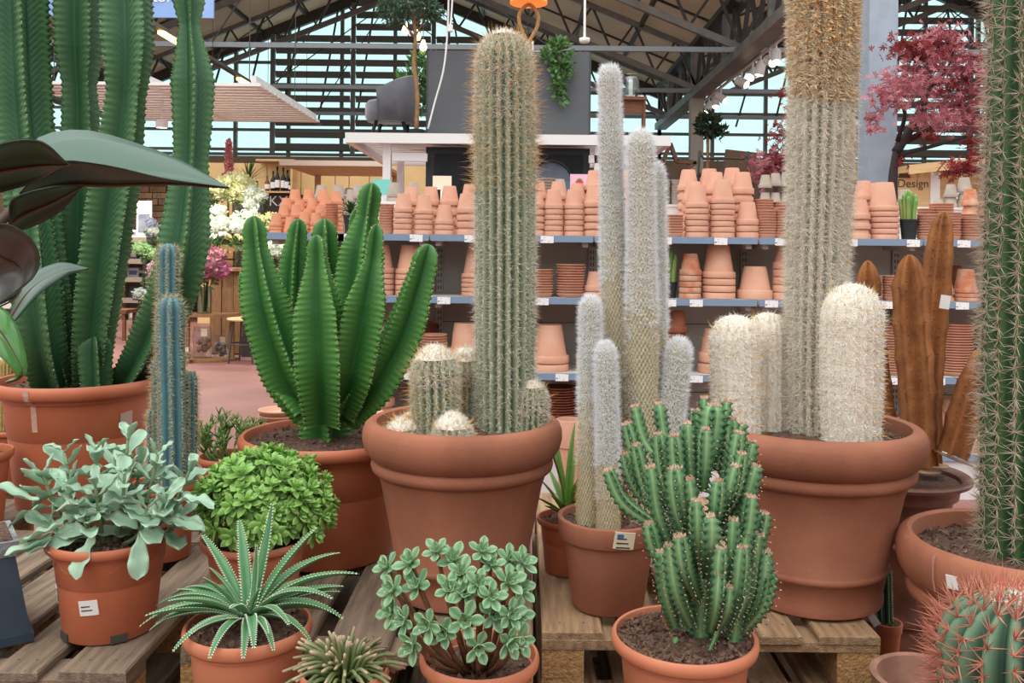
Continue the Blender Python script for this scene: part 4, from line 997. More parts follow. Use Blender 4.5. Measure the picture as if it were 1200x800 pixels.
# ------------------------------------------------------------------ slate planter, bottom left
m_slate = mat('slate_blue_resin', (50, 66, 78), .5, (42, 56, 68), 10, .1)
q = P(-22, 715, 2.06); t = thing('square_planter', 'dark slate blue square planter at the lower left corner', 'planter', (q.x-.03, q.y, DECK+.002), None, .62)
g = MB(); 
def frus(g, a, b, z0, z1): g.add([(-a, -a, z0), (a, -a, z0), (a, a, z0), (-a, a, z0), (-b, -b, z1), (b, -b, z1), (b, b, z1), (-b, b, z1)], [(0, 3, 2, 1), (4, 5, 6, 7), (0, 1, 5, 4), (1, 2, 6, 5), (2, 3, 7, 6), (3, 0, 4, 7)])
g = MB(); frus(g, .12, .12, 0, .02); g.obj('base_lip', m_slate, t)
g = MB(); frus(g, .114, .085, .02, .19); g.obj('body', m_slate, t)
g = MB(); frus(g, .087, .092, .19, .225); g.obj('woven_rim', mat('woven_grey', (156, 160, 160), .7, (120, 124, 126), 60, .4), t)
g = MB(); frus(g, .08, .08, .22, .227); g.obj('soil', m_soil, t)

# ------------------------------------------------------------------ far-left potted cacti
q = P(20, 480, 3.43); q.z = DECK+.002; t = thing('potted_cactus', 'pair of short golden columnar cacti behind the big left pot', 'potted plant', q)
pot(t, 'lip', .12, .2, m_plast, 40, seed=26, crumbs=0); L = lambda x, y, d=3.43: P(x, y, d)-q
m_yel = attr_mix('golden_cactus_skin', (120, 124, 72), (190, 170, 110), .7, noise=.3)
for x, y in ((9, 418), (31, 421)):
    s_ = Stem([L(x, 505), L(x, 460), L(x, y)], .033, 16, .2, 1., 'round', .03, 20, 6, .1); o = s_.mesh('column', m_yel, t); H, TH = s_.areoles(.012); tuft(s_, H, TH, 5, .012, .0008, m_gold, o, 'spines', 1.2)
q = P(-25, 560, 2.86); q.z = DECK+.002; t = thing('potted_succulent', 'plastic pot with a low succulent cut by the left edge', 'potted plant', q)
pot(t, 'lip', .1, .24, m_plast, 40, seed=27, crumbs=60)
for k in range(22):
    a = R.uniform(0, 6.28); e = R.uniform(.2, 1.3)
    leafobj('leaf', m_silverleaf, t, aim((0, 0, .22), (math.cos(a)*math.cos(e), math.sin(a)*math.cos(e), math.sin(e))), L=.075, W=.02, thick=.004, curl=.3, nu=6, nv=2)

# ------------------------------------------------------------------ rubber plant leaning in from the left
m_rub = attr_mix('rubber_leaf', (50, 84, 66), (42, 38, 22), .36, noise=.3, nscale=6, spec=.5)
m_rubl = attr_mix('young_rubber_leaf', (84, 146, 70), (120, 170, 90), .2, spec=.5, trans=.1)
q = P(-120, 700, 1.45); q.z = 0
t = thing('rubber_plant', 'glossy dark rubber plant leaning in from the left edge', 'potted plant', q)
pot(t, 'lip', .16, .32, m_plast, 48, seed=28, crumbs=40)
Lq = lambda p: P(*p)-q
def rail(Mr, Fe, Ne, m, n=18, th=.0035, back=.0):
    """leaf lofted between midrib and its two edges; upper skin + lower skin"""
    a, b, c = (catmull([Lq(p) for p in r], n) for r in (Fe, Mr, Ne)); rows = []
    A = []
    for i in range(n):
        u = i/(n-1); bow = math.sin(PI*u)*.012
        for s in (0, .25, .5, .75, 1):
            rows.append(a[i]*(1-s)+b[i]*s+np.array([0, 0, bow*math.sin(PI*s)*.6])); A.append(0.)
        for s in (.25, .5, .75, 1):
            rows.append(b[i]*(1-s)+c[i]*s+np.array([0, 0, bow*math.sin(PI*s)*.4])); A.append(0.)
    V = np.array(rows); k = 9
    Q = np.array([(i*k+j, i*k+j+1, (i+1)*k+j+1, (i+1)*k+j) for i in range(n-1) for j in range(k-1)])
    # normals for offset
    N = np.zeros_like(V)
    for f in Q:
        nn = np.cross(V[f[1]]-V[f[0]], V[f[3]]-V[f[0]]); N[f] += nn
    N = N/np.maximum(np.linalg.norm(N, axis=1), 1e-9)[:, None]
    if N[:, 2].mean() < 0: N = -N; Q = Q[:, ::-1]
    V2 = V-N*th*.4; n0 = len(V); bd = [(i*k, (i+1)*k) for i in range(n-1)]+[((i+1)*k+k-1, i*k+k-1) for i in range(n-1)]
    E_ = np.array([(p, p2, p2+n0, p+n0) for p, p2 in bd])
    o = npmesh('leaf', np.concatenate([V, V2]), [Q, Q[:, ::-1]+n0, E_], m, t, attr=np.concatenate([np.zeros(n0), np.ones(n0)]))
    MB().tube(b-np.array([0, 0, .002]), list(np.linspace(.004, .001, n)), 6).obj('midrib', mat('reddish_midrib', (96, 60, 44), .4), o, smooth=True)
d = 1.42
rail([(28, 228, d), (80, 216, d-.02), (130, 216, d-.02), (200, 214, d-.01), (240, 217, d), (268, 219, d+.02)], [(30, 222, d+.03), (38, 166, d+.1), (100, 152, d+.13), (190, 178, d+.1), (238, 202, d+.05), (268, 219, d+.02)], [(22, 226, d-.03), (60, 190, d-.1), (120, 192, d-.13), (190, 208, d-.1), (236, 215, d-.04), (268, 219, d+.02)], m_rub)
d = 1.2
rail([(-60, 225, d), (-20, 205, d), (40, 194, d), (81, 192, d-.02)], [(-60, 215, d-.05), (-10, 172, d-.08), (45, 164, d-.07), (81, 192, d-.02)], [(-60, 230, d+.05), (-15, 228, d+.05), (45, 212, d+.05), (81, 192, d-.02)], m_rub)
d = 1.36
rail([(10, 262, d), (30, 250, d), (65, 235, d), (97, 217, d)], [(10, 258, d-.05), (15, 232, d-.06), (60, 218, d-.05), (97, 217, d)], [(10, 265, d+.04), (30, 268, d+.05), (70, 248, d+.03), (97, 217, d)], m_rub)
d = 1.26
rail([(-40, 280, d), (0, 300, d), (25, 315, d), (20, 345, d-.03), (-10, 362, d-.05)], [(-40, 270, d-.08), (10, 262, d-.1), (44, 290, d-.06), (40, 325, d-.05), (-10, 362, d-.05)], [(-40, 300, d+.05), (-20, 320, d+.05), (-8, 330, d+.05), (-8, 345, d), (-10, 362, d-.05)], m_rub)
d = 1.5
rail([(8, 380, d), (35, 340, d), (70, 318, d), (104, 314, d)], [(8, 378, d+.03), (30, 328, d+.05), (68, 308, d+.05), (104, 314, d)], [(10, 384, d-.03), (45, 345, d-.04), (75, 324, d-.03), (104, 314, d)], m_rub)
d = 1.4
rail([(-40, 370, d), (-8, 380, d), (14, 410, d), (26, 438, d), (6, 448, d)], [(-40, 350, d+.05), (0, 358, d+.05), (22, 385, d+.04), (32, 435, d+.02), (6, 448, d)], [(-40, 395, d-.05), (-20, 405, d-.05), (4, 420, d-.04), (20, 442, d-.02), (6, 448, d)], m_rubl)
d = 1.38
stp = catmull([Vector((0, 0, .28)), Lq((-110, 520, 1.44)), Lq((-60, 330, 1.4)), Lq((0, 262, d)), Lq((28, 228, 1.42)), Lq((36, 205, 1.42))], 24)
MB().tube(stp, list(np.linspace(.012, .006, 24)), 8).obj('stem', mat('rubber_stem', (74, 54, 44), .6), t, smooth=True)
# ------------------------------------------------------------------ shelving with terracotta ware
FD, BD = 4.85, 5.25                      # shelf front edge and back panel distance
ZS = [1.405, 1.07, .661, .245]
m_panel = mat('greige_panel', (176, 172, 166), .6, (166, 162, 156), 2)
m_rail = mat('blue_grey_rail', (128, 148, 172), .4)
m_board = mat('shelf_board_white', (198, 192, 184), .5)
BX0, BW = -1.39, .889
m_price = mat('price_print', (238, 238, 238), .4, (110, 114, 122), 55, stretch=(1, 1, 3), lo=.60, hi=.62)
ordw = ['first', 'second', 'third', 'fourth', 'fifth', 'sixth', 'seventh', 'eighth', 'ninth', 'tenth', 'eleventh', 'twelfth', 'thirteenth', 'fourteenth', 'fifteenth', 'sixteenth', 'seventeenth', 'eighteenth', 'nineteenth', 'twentieth'] + ['%s-%s' % (t_, o_) for t_ in ('twenty', 'thirty') for o_ in ('first', 'second', 'third', 'fourth', 'fifth', 'sixth', 'seventh', 'eighth', 'ninth')]
LBL = {0: [396, 404, 488, 552, 641, 779, 844, 915, 996, 1069, 1128], 1: [332, 521, 636, 785, 816, 904, 1040, 1127], 2: [475, 660, 817, 1046, 1100]}
bayname = ['at the far left end', 'second from the left', 'in the middle', 'fourth from the left', 'fifth from the left', 'at the far right end']
for b in range(6):
    x0 = BX0+b*BW; x1 = x0+BW
    e = thing('shelf_unit', 'grey metal shelving bay of terracotta ware, '+bayname[b], 'shelf', (x0, FD, 0), 'shelving bays')
    MB().box((.002, .41, .05), (BW-.002, .43, ZS[0]-.03)).obj('back_panel', m_panel, e)
    for zz in (.9, .5): MB().box((.02, .408, zz), (BW-.02, .41, zz+.004)).obj('panel_joint', m_dsteel, e)
    up = MB().box((.002, .385, .05), (.04, .41, ZS[0]-.03)).obj('upright', m_panel, e)
    for sx in (.010, .026):
        for k in range(34): MB().box((sx, .3842, .12+k*.036), (sx+.006, .3852, .14+k*.036)).obj('slot', m_dsteel, up)
    for i, z in enumerate(ZS):
        dp = .82 if i == 0 else .40
        bo = MB().box((.003, .0, z-.028), (BW-.003, dp, z)).obj('shelf_board', m_board, e)
        MB().box((.006, -.012, z-.034), (BW-.006, -.0005, z+.002)).obj('price_rail', m_rail, bo)
        for q in (.03, BW-.06): MB().box((q, .02, z-.06), (q+.03, .38, z-.0285)).obj('bracket', m_panel, bo)
        for px in LBL.get(i, []):
            lx = (px-PX)/F*FD
            if x0 <= lx < x1:
                pl = MB().box((-.035, -.016, -.036), (.035, -.0125, .002)).obj('price_label', m_price, bo); pl.location = (lx-x0, 0, z-.003)
    MB().box((.003, .005, 0), (BW-.003, .03, ZS[3]-.03)).obj('plinth', mat('white_plinth', (214, 212, 212), .5), e)
m_cl = [mat('new_terracotta', (212, 162, 138), .8, (202, 150, 126), 9, .05, 120), mat('bright_terracotta', (212, 146, 114), .8, (202, 134, 102), 9, .05, 120), mat('pale_terracotta', (222, 172, 146), .8, (212, 158, 132), 7, .05, 120),
        mat('aged_terracotta', (190, 112, 78), .85, (206, 164, 140), 14, .1, 80), mat('grey_clay', (176, 164, 152), .85, (160, 148, 138), 10), mat('rust_brown_clay', (142, 82, 58), .7, (120, 66, 48), 10)]
cname = ['terracotta', 'orange terracotta', 'pale terracotta', 'chalky aged terracotta', 'grey clay', 'rust brown']
PMESH = {}
def potmesh(w, h, ci, up=False, rh=None):
    rh = rh or .27*h; k = (round(w, 3), round(h, 3), ci, up, round(rh, 3))
    if k not in PMESH:
        r = w/2; th = .0045
        pr = [(r*.86, 0), (r*.985, 0), (r, .003), (r*.99, rh-.002), (r*.975, rh), (r*.87, rh+.001), (r*.62, h-.005), (r*.59, h), (.0, h), (0, h-.006), (r*.6-th, h-.008), (r*.87-th, rh), (r*.86, .001)]
        if up: pr = [(r*.62, 0), (r*.90, h-rh), (r*.985, h-rh+.003), (r, h-.004), (r*.97, h), (r*.9, h), (r*.86, h-rh), (r*.6, .02), (0, .018)]
        o = MB().lathe(pr, 24, cap0=up, cap1=False); me = bpy.data.meshes.new('terracotta_pot'); me.from_pydata(o.v, [], o.f); me.materials.append(m_cl[ci]); me.update()
        me.polygons.foreach_set('use_smooth', np.ones(len(me.polygons), bool)); me.set_sharp_from_angle(angle=math.radians(40)); PMESH[k] = me
    return PMESH[k]
def saucmesh(w, h, ci):
    k = (round(w, 3), round(h, 3), ci, 's')
    if k not in PMESH:
        r = w/2; o = MB().lathe([(r*.80, 0), (r*.84, .002), (r*.97, h*.8), (r, h*.85), (r, h), (r*.94, h), (r*.8, h*.35), (0, h*.3)], 24, cap1=False)
        me = bpy.data.meshes.new('saucer'); me.from_pydata(o.v, [], o.f); me.materials.append(m_cl[ci]); me.update()
        me.polygons.foreach_set('use_smooth', np.ones(len(me.polygons), bool)); me.set_sharp_from_angle(angle=math.radians(40)); PMESH[k] = me
    return PMESH[k]
rs = random.Random(5)
shn = ['top shelf', 'second shelf', 'third shelf', 'bottom shelf']
SCNT = {}
def pots(x, sh, w, top, n, ci=0, d=None, row='front', z0=None, cnt_only=False):
    """stack of n upturned pots; x, w and top are photo pixels"""
    d = d or FD+.03+w/F*FD/2; k = (sh, row); SCNT[k] = SCNT.get(k, 0)+1
    z = (ZS[sh] if z0 is None else z0)+.001; ww = w/F*d; zt = P(x, top, d).z; tot = max(zt-z, .05); h = min(tot, ww*.95)
    if n > 1: pitch = (tot-h)/(n-1); 
    else: pitch = 0; h = tot
    if n > 1 and pitch < .012: n = 1; h = tot
    for i in range(n):
        lab = '%s %s pot from the top, %s %s stack on the %s' % (ordw[n-1-i], cname[ci], ordw[SCNT[k]-1], row, shn[sh]) if n > 1 else 'single upturned %s pot, %s %s place on the %s' % (cname[ci], ordw[SCNT[k]-1], row, shn[sh])
        o = inst(potmesh(ww, h, ci, False, min(.27*h, pitch*.84) if n > 1 else None), 'seedling_pot' if ci == 1 else 'terracotta_pot' if ci != 4 else 'grey_pot', None, Matrix.Translation((P(x, top, d).x+rs.uniform(-.0015, .0015), d, z+i*pitch)) @ Matrix.Rotation(rs.uniform(0, 6), 4, 'Z'), label=lab, cat='pot', group='stacked pots on the '+shn[sh])
def saucers(x, sh, w, top, ci=0, d=None, row='front', z0=None, pitch=.0145, tilt=0):
    d = d or FD+.03+w/F*FD/2; k = (sh, row+' saucer'); SCNT[k] = SCNT.get(k, 0)+1
    z = (ZS[sh] if z0 is None else z0)+.001; ww = w/F*d; tot = max(P(x, top, d).z-z, .02); n = max(1, int(round((tot-.01)/pitch)))
    for i in range(n):
        inst(saucmesh(ww, pitch*1.45, ci), 'saucer', None, Matrix.Translation((P(x, top, d).x+rs.uniform(-.002, .002), d, z+i*pitch)),
             label='%s %s saucer from the top, %s %s saucer stack on the %s' % (ordw[n-1-i], cname[ci], ordw[SCNT[k]-1], row, shn[sh]), cat='saucer', group='stacked saucers on the '+shn[sh])
# risers and grey ware behind the top shelf
for px0, px1, lab in ((440, 545, 'white display riser behind the left pots'), (600, 800, 'white display riser behind the middle pots'), (880, 935, 'white display riser beside the woolly cactus'), (1040, 1135, 'white display riser behind the right saucers')):
    a, b_ = P(px0, 240, 5.5).x, P(px1, 240, 5.5).x
    e = thing('display_riser', lab, 'riser', ((a+b_)/2, 5.5, ZS[0]+.001)); w_ = (b_-a)/2
    MB().box((-w_, -.08, .19), (w_, .1, .205)).obj('top', m_white, e); MB().box((-w_, -.08, 0), (-w_+.012, .1, .19)).obj('side', m_white, e); MB().box((w_-.012, -.08, 0), (w_, .1, .19)).obj('side', m_white, e); MB().box((-w_+.012, -.075, 0), (w_-.012, -.065, .19)).obj('front', m_white, e)
RZ = ZS[0]+.207
for x, w, top, n in ((462, 18, 214, 2), (485, 16, 214, 2), (655, 20, 210, 2), (897, 16, 205, 2), (909, 16, 203, 2), (921, 16, 203, 2), (1060, 18, 222, 1), (1100, 15, 233, 1), (1114, 16, 216, 2), (1130, 18, 208, 2)): pots(x, 0, w, top, n, 4, 5.5, 'grey riser', RZ)
for x, w, top in ((640, 22, 209), (779, 13, 210), (792, 11, 211)): saucers(x, 0, w, top, 4, 5.5, 'riser', RZ, .018)
for x, w, top, n in ((377, 17, 217, 4), (397, 17, 217, 4), (412, 16, 222, 3), (420, 17, 217, 4)): pots(x, 0, w, top, n, 4, 5.5, 'grey rear')
# top shelf, left terraces of small orange pots
for r_, (d_, xs, tops, n) in enumerate(((4.93, (324, 340, 357, 371), (250, 254, 248, 249), 3), (5.03, (333, 347, 361, 376), (240, 240, 245, 241), 4), (5.13, (336, 351, 366, 381), (232, 234, 233, 228), 6), (5.23, (346, 362, 379, 394), (222, 222, 222, 224), 8))):
    for x, tp in zip(xs, tops): pots(x, 0, 16, tp, n, 1, d_, ('front', 'second row', 'third row', 'back row')[r_]+' left')
saucers(389, 0, 15, 237, 1, 4.95); saucers(453, 0, 18, 238, 0, 4.95)
for x, w, top, n in ((473, 23, 227, 5), (497, 23, 229, 5), (521, 24, 240, 3), (547, 24, 227, 4), (628, 22, 223, 5), (649, 24, 222, 6), (673, 24, 222, 6), (696, 25, 219, 5), (733, 24, 236, 3), (817, 28, 217, 6), (847, 29, 211, 7), (876, 28, 237, 3), (1008, 24, 234, 3), (1036, 35, 214, 6)): pots(x, 0, w, top, n, 0)
for x, w, top, n in ((482, 23, 219, 4), (505, 23, 219, 4), (527, 24, 218, 4), (551, 24, 216, 4), (631, 22, 212, 5), (654, 22, 213, 5), (677, 23, 215, 5), (697, 24, 200, 6), (731, 24, 199, 6), (813, 27, 213, 5), (838, 27, 202, 6), (870, 27, 202, 6), (1012, 24, 212, 4), (1024, 26, 215, 4)): pots(x, 0, w, top, n, 0, 5.11+w*.0006, 'second row')
for x, w, top, n in ((807, 26, 199, 6), (831, 26, 198, 6), (858, 26, 197, 6)): pots(x, 0, w, top, n, 0, 5.29, 'third row')
for x, w, top in ((788, 26, 250), (899, 24, 245), (918, 22, 242), (1088, 26, 250), (1113, 25, 249), (1141, 30, 256)): saucers(x, 0, w, top, 0)
for x, w, top in ((896, 22, 232), (918, 24, 235), (1086, 22, 243), (1103, 28, 238), (1133, 26, 250)): saucers(x, 0, w, top, 0, 5.12, 'rear')
pots(1137, 0, 20, 222, 4, 3, 5.28, 'aged rear'); pots(1157, 0, 22, 232, 3, 3, 5.26, 'aged rear')
# second shelf
for x, w, top, n, ci in ((402, 26, 306, 2, 2), (446, 34, 287, 5, 0), (481, 35, 287, 5, 2), (561, 40, 287, 5, 0), (697, 24, 318, 2, 0), (809, 26, 297, 5, 3), (842, 40, 287, 4, 2), (885, 42, 312, 1, 2), (921, 30, 286, 5, 2), (1132, 29, 315, 3, 3), (1111, 14, 331, 2, 3), (1160, 28, 318, 3, 0), (355, 30, 310, 2, 0)): pots(x, 1, w, top, n, ci)
pots(392, 1, 26, 288, 3, 5, 5.12, 'rear'); pots(1119, 1, 22, 311, 3, 5, 5.12, 'rear')
for x, w, top in ((634, 30, 314), (669, 35, 309), (1024, 20, 322), (1047, 24, 322)): saucers(x, 1, w, top, 0)
# third shelf
for x, w, top, n, ci in ((402, 30, 372, 4, 0), (444, 30, 382, 4, 0), (545, 42, 378, 1, 2), (589, 40, 380, 2, 2), (644, 46, 380, 2, 2), (698, 44, 382, 2, 2), (793, 26, 364, 5, 5), (838, 40, 385, 2, 2), (360, 32, 378, 3, 0)): pots(x, 2, w, top, n, ci)
for x, w, top in ((460, 14, 393), (508, 32, 392), (1050, 34, 380), (1118, 44, 378), (1163, 40, 384)): saucers(x, 2, w, top, 0)
saucers(505, 2, 20, 377, 5, 5.14, 'rear')
# bottom shelf
for x, w, top, n, ci in ((446, 34, 442, 4, 0), (405, 34, 450, 3, 0), (1125, 60, 468, 1, 2), (730, 40, 460, 3, 0), (780, 40, 458, 3, 0), (500, 36, 450, 3, 0), (560, 40, 455, 3, 0)): pots(x, 3, w, top, n, ci)
pots(1046, 3, 50, 490, 2, 2)
saucers(655, 3, 44, 452, 5); pots(690, 3, 30, 482, 1, 2)
# open pots, floor saucers, knob vase in front of the shelves
def lone(x, y, d, w, h, ci, label, up=True, name='terracotta_pot'):
    q = P(x, y, d); inst(potmesh(w, h, ci, up), name, None, Matrix.Translation((q.x, d, 0.001)), label=label, cat='pot')
lone(428, 500, 4.2, .30, .56, 2, 'pale upturned terracotta pot standing on the floor behind the euphorbia', False)
lone(668, 490, 4.4, .14, .50, 0, 'open terracotta pot standing on the floor behind the agave')
q = P(328, 480, 3.9); nz = int((q.z)/.022)
bs = thing('plant_stand', 'low white crate under the floor saucers left of the euphorbia', 'crate', (q.x, 3.9, 0)); ht = q.z-.115
for k in range(3): MB().box((-.11, -.11, ht*k/3+.005), (.11, .11, ht*(k+1)/3-.005)).obj('slat_box', m_white, bs)
for i in range(5): inst(saucmesh(.185, .03, 2), 'saucer', None, Matrix.Translation((q.x, 3.9, ht+.001+i*.022)), label='%s wide pale saucer from the bottom, beside the euphorbia pot' % ordw[i], cat='saucer', group='wide saucers beside the euphorbia')
lone(470, 490, 4.6, .16, P(470, 486, 4.6).z-.085, 2, 'upturned pale pot carrying the small grey green vase', False)
q = P(470, 486, 4.6); t = thing('ceramic_vase', 'small grey green ceramic vase lying behind the central pot', 'vase', (q.x, 4.6, q.z-.02))
MB().lathe([(.03, -.06), (.05, -.03), (.055, 0), (.04, .035), (.022, .045), (.026, .06), (.02, .062), (.015, .045)], 24, M=Matrix.Rotation(.9, 4, 'Y')).obj('body', mat('grey_green_glaze', (132, 128, 108), .4), t, smooth=True)
# small potted plants among the ware
def shelfplant(x, sh, top, pw, ptop, label, cols, d=4.97, pine=False, pm=None):
    q = P(x, ptop, d); z = ZS[sh]+.001; t_ = thing('potted_succulent', label, 'potted plant', (q.x, d, z)); ph = q.z-z; r = pw/2/F*d
    smooth_angle(MB().lathe([(r*.74, 0), (r*.95, ph*.9), (r, ph*.91), (r, ph), (r*.9, ph), (r*.85, ph*.9), (0, ph*.88)], 24, cap1=False).obj('pot', pm or mat('black_plastic', (38, 42, 46), .5), t_), 40)
    H = P(x, top, d).z-z-ph
    if pine:
        for k in range(30):
            a = k*2.4; e = .25+1.2*k/30; leafobj('leaf', cols, t_, aim((0, 0, ph+H*.25*k/30), (math.cos(a)*math.cos(e), math.sin(a)*math.cos(e), math.sin(e))), L=H*.75*(1-.4*k/30), W=.018, curl=-.5, thick=.002, nu=6, nv=2, tip=2, peak=.35, basew=.8)
    else:
        for k in range(11):
            a = k*2.4; rr_ = r*.7*math.sqrt(k/11); l_ = H*(1-.35*(k/11))
            s_ = Stem([(rr_*math.cos(a), rr_*math.sin(a), ph*.88), (rr_*1.2*math.cos(a), rr_*1.2*math.sin(a), ph+l_*.5), (rr_*1.5*math.cos(a), rr_*1.5*math.sin(a), ph+l_)], r*.24, 6, .2, 1., 'round', r*.5, 10, 4); s_.mesh('finger', cols, t_)
m_fg = mat('finger_green', (112, 156, 76), .5, (168, 170, 110), 6)
shelfplant(785, 1, 292, 18, 330, 'small finger succulent in a black pot on the second shelf', m_fg)
shelfplant(1065, 0, 222, 21, 257, 'finger succulent in a black pot on the top shelf', m_fg, 4.94)
shelfplant(411, 0, 224, 17, 252, 'dark spiky rosette plant among the small orange pots', mat('dark_rosette', (70, 92, 62), .5), 4.92, True)
for x, y0, y1, c, lab in ((447, 210, 228, (120, 200, 190), 'turquoise and green picture card behind the pots'), (518, 206, 222, (240, 214, 190), 'bright picture card above the left pots'), (679, 204, 222, (226, 176, 196), 'pink card with a red strawberry behind the pots')):
    a = P(x, y1, 5.6); t = thing('picture_card', lab, 'card', (a.x, 5.6, a.z)); hh_ = P(x, y0, 5.6).z-a.z; w_ = 22/F*5.6/2
    MB().box((-w_, 0, 0), (w_, .004, hh_)).obj('sheet', mat('card_%d' % x, c, .5), t)
    MB().box((-.01, .004, -(a.z-ZS[0])+.001), (.01, .012, hh_*.7)).obj('stand', m_white, t)
    if x == 679: 
        MB().lathe([(0, .03), (.025, .015), (.02, 0), (.0, -.03)], 12, (0, -.002, hh_*.35), sq=.1).obj('strawberry_print', mat('red_print', (196, 60, 60), .5), t, smooth=True); MB().lathe([(.022, 0), (0, .012)], 8, (0, -.003, hh_*.35+.026), sq=.1).obj('leaf_print', mat('green_print', (80, 140, 70), .5), t)
# ------------------------------------------------------------------ white pergola display behind the shelves
def SX(px, d): return (px-PX)/F*d
def leafcloud(n, cen, rad, l, w, seed, up=.3, flat=False):
    """n small leaves filling an ellipsoid: arrays V, Q"""
    g = np.random.default_rng(seed); c = g.normal(0, 1, (n, 3)); c /= np.linalg.norm(c, axis=1)[:, None]; c *= g.uniform(.35, 1, (n, 1))**.5
    p = np.array(cen)+c*np.array(rad); d = unit(c*.6+g.normal(0, .7, (n, 3))+np.array([0, 0, up])); s = unit(np.cross(d, g.normal(0, 1, (n, 3)))); nn = np.cross(s, d)
    L_ = l*g.uniform(.7, 1.3, (n, 1)); W_ = w*g.uniform(.7, 1.3, (n, 1))
    V = np.stack([p, p+d*L_*.45+s*W_*.5+nn*L_*.08, p+d*L_, p+d*L_*.45-s*W_*.5+nn*L_*.08], 1).reshape(-1, 3); o = np.arange(n)[:, None]*4
    return V, np.concatenate([o+np.array([[0, 1, 2]]), o+np.array([[0, 2, 3]])])
def cloud(name, m, parent, clusters, l, w, seed, **k):
    Vs, Fs, n = [], [], 0
    for i, (cnt, c, r) in enumerate(clusters):
        V, F_ = leafcloud(cnt, c, r if hasattr(r, '__len__') else (r, r, r), l, w, seed+i); Vs.append(V); Fs.append(F_+n); n += len(V)
    return npmesh(name, np.concatenate(Vs), np.concatenate(Fs), m, parent, smooth=False, kind='stuff', **k)
DPg = 8.0; xa, xb = SX(403, DPg), SX(785, DPg); zp = P(590, 157, DPg).z
t = thing('pergola', 'white pergola frame carrying furniture behind the shelves', 'pergola', (0, DPg, 0)); pg = t
MB().box((xa, 0, zp-.09), (xb, .06, zp)).obj('front_beam', m_white, t); MB().box((xa, 2.2, zp-.09), (xb, 2.26, zp)).obj('rear_beam', m_white, t)
for x in (xa, xb-.06): MB().box((x, .06, zp-.09), (x+.06, 2.2, zp)).obj('side_beam', m_white, t)
for k in range(14): MB().box((xa+.06, .12+k*.15, zp-.045), (xb-.06, .19+k*.15, zp-.005)).obj('roof_slat', m_white, t)
for px, dy in ((452, .1), (468, 1.6), (700, .1), (735, 1.6)): 
    x = SX(px, DPg+dy); MB().box((x-.035, dy, 0), (x+.035, dy+.07, zp-.09)).obj('post', m_white, t)
for zz in (-.24, -.75): MB().box((SX(452, DPg)+.035, .1, zp+zz), (SX(498, DPg), .16, zp+zz+.07)).obj('rail', m_white, t); MB().box((SX(690, DPg), .1, zp+zz), (SX(740, DPg), .16, zp+zz+.07)).obj('rail', m_white, t)
m_gray = mat('slate_grey_panel', (92, 94, 98), .6, (86, 88, 92), 3)
t = thing('display_block', 'large plain slate grey block on top of the pergola', 'display', (0, DPg+.25, zp+.001))
MB().box((SX(498, 8.25), 0, 0), (SX(690, 8.25), .5, P(590, 60, 8.25).z-zp)).obj('panel', m_gray, t)
for x in (SX(498, 8.25)-.004, SX(690, 8.25)-.012): MB().box((x, -.004, 0), (x+.016, .02, P(590, 60, 8.25).z-zp)).obj('corner_trim', mat('dark_trim', (64, 66, 70), .5), t)
t = thing('display_cabinet', 'black display wall under the pergola with a round plate', 'display', (0, DPg+.2, 0))
MB().box((SX(498, 8.2), 0, 0), (SX(690, 8.2), .4, zp-.1)).obj('panel', mat('charcoal_panel', (40, 42, 46), .5), t)
MB().box((SX(508, 8.2), -.015, 1.3), (SX(682, 8.2), -.001, zp-.16)).obj('fabric_inset', mat('black_fabric', (24, 26, 30), .9, (34, 36, 40), 6), t)
t = thing('round_plate', 'round dark framed plate leaning at the black display wall', 'plate', P(645, 214, 8.1))
MB().lathe([(.0, 0), (.17, 0), (.19, .012), (.2, .012), (.2, -.01), (.0, -.01)], 40, M=Matrix.Rotation(PI/2-.06, 4, 'X'), cap0=False, cap1=False).obj('disc', mat('grey_blue_plate', (96, 106, 120), .4, (80, 88, 102), 8), t, smooth=True)
MB().tube([Vector((.195*math.cos(a), -.008, .195*math.sin(a))) for a in np.linspace(0, 2*PI, 40, endpoint=False)], .01, 6, closed=True).obj('frame', mat('black_rim', (30, 32, 38), .3), t)
MB().box((-.02, .02, -.9), (.02, .05, .1)).obj('easel', m_dsteel, t)
# armchair
q = P(458, 146, 8.3); t = thing('armchair', 'dark grey velvet armchair on the pergola top', 'armchair', (q.x, 8.35, zp+.001))
m_vel = mat('grey_velvet', (92, 92, 100), .8, (78, 78, 86), 8, .1, sheen=.6)
s = 1/F*8.35
g = MB(); prof = [(.0, .14), (.2, .14), (.225, .18), (.225, .30), (.2, .33), (.0, .34)]; g.lathe(prof, 28, (-.02, 0, 0), cap0=False, cap1=False, sq=1.); g.obj('seat_cushion', m_vel, t, smooth=True)
vs, fs = [], []; n = 24
for i in range(n+1):
    a = -1.9+3.8*i/n; hgt = .36+.2*max(0, math.cos(a*.7))
    for r_, z_ in ((.235, .13), (.25, .3), (.27, hgt), (.225, hgt+.01), (.20, .3), (.19, .13)): vs.append((-.02+r_*math.cos(a), r_*math.sin(a), z_))
for i in range(n):
    for j in range(6): fs.append((i*6+j, (i+1)*6+j, (i+1)*6+(j+1) % 6, i*6+(j+1) % 6))
fs += [tuple(range(5, -1, -1)), tuple(n*6+j for j in range(6))]
MB().add(vs, fs).obj('backrest', m_vel, t, smooth=True)
for sx in (-1, 1):
    for sy in (-1, 1): MB().beam((sx*.16, sy*.15, 0), (sx*.12, sy*.12, .15), .025, .025).obj('leg', mat('black_leg', (24, 24, 26), .4), t)
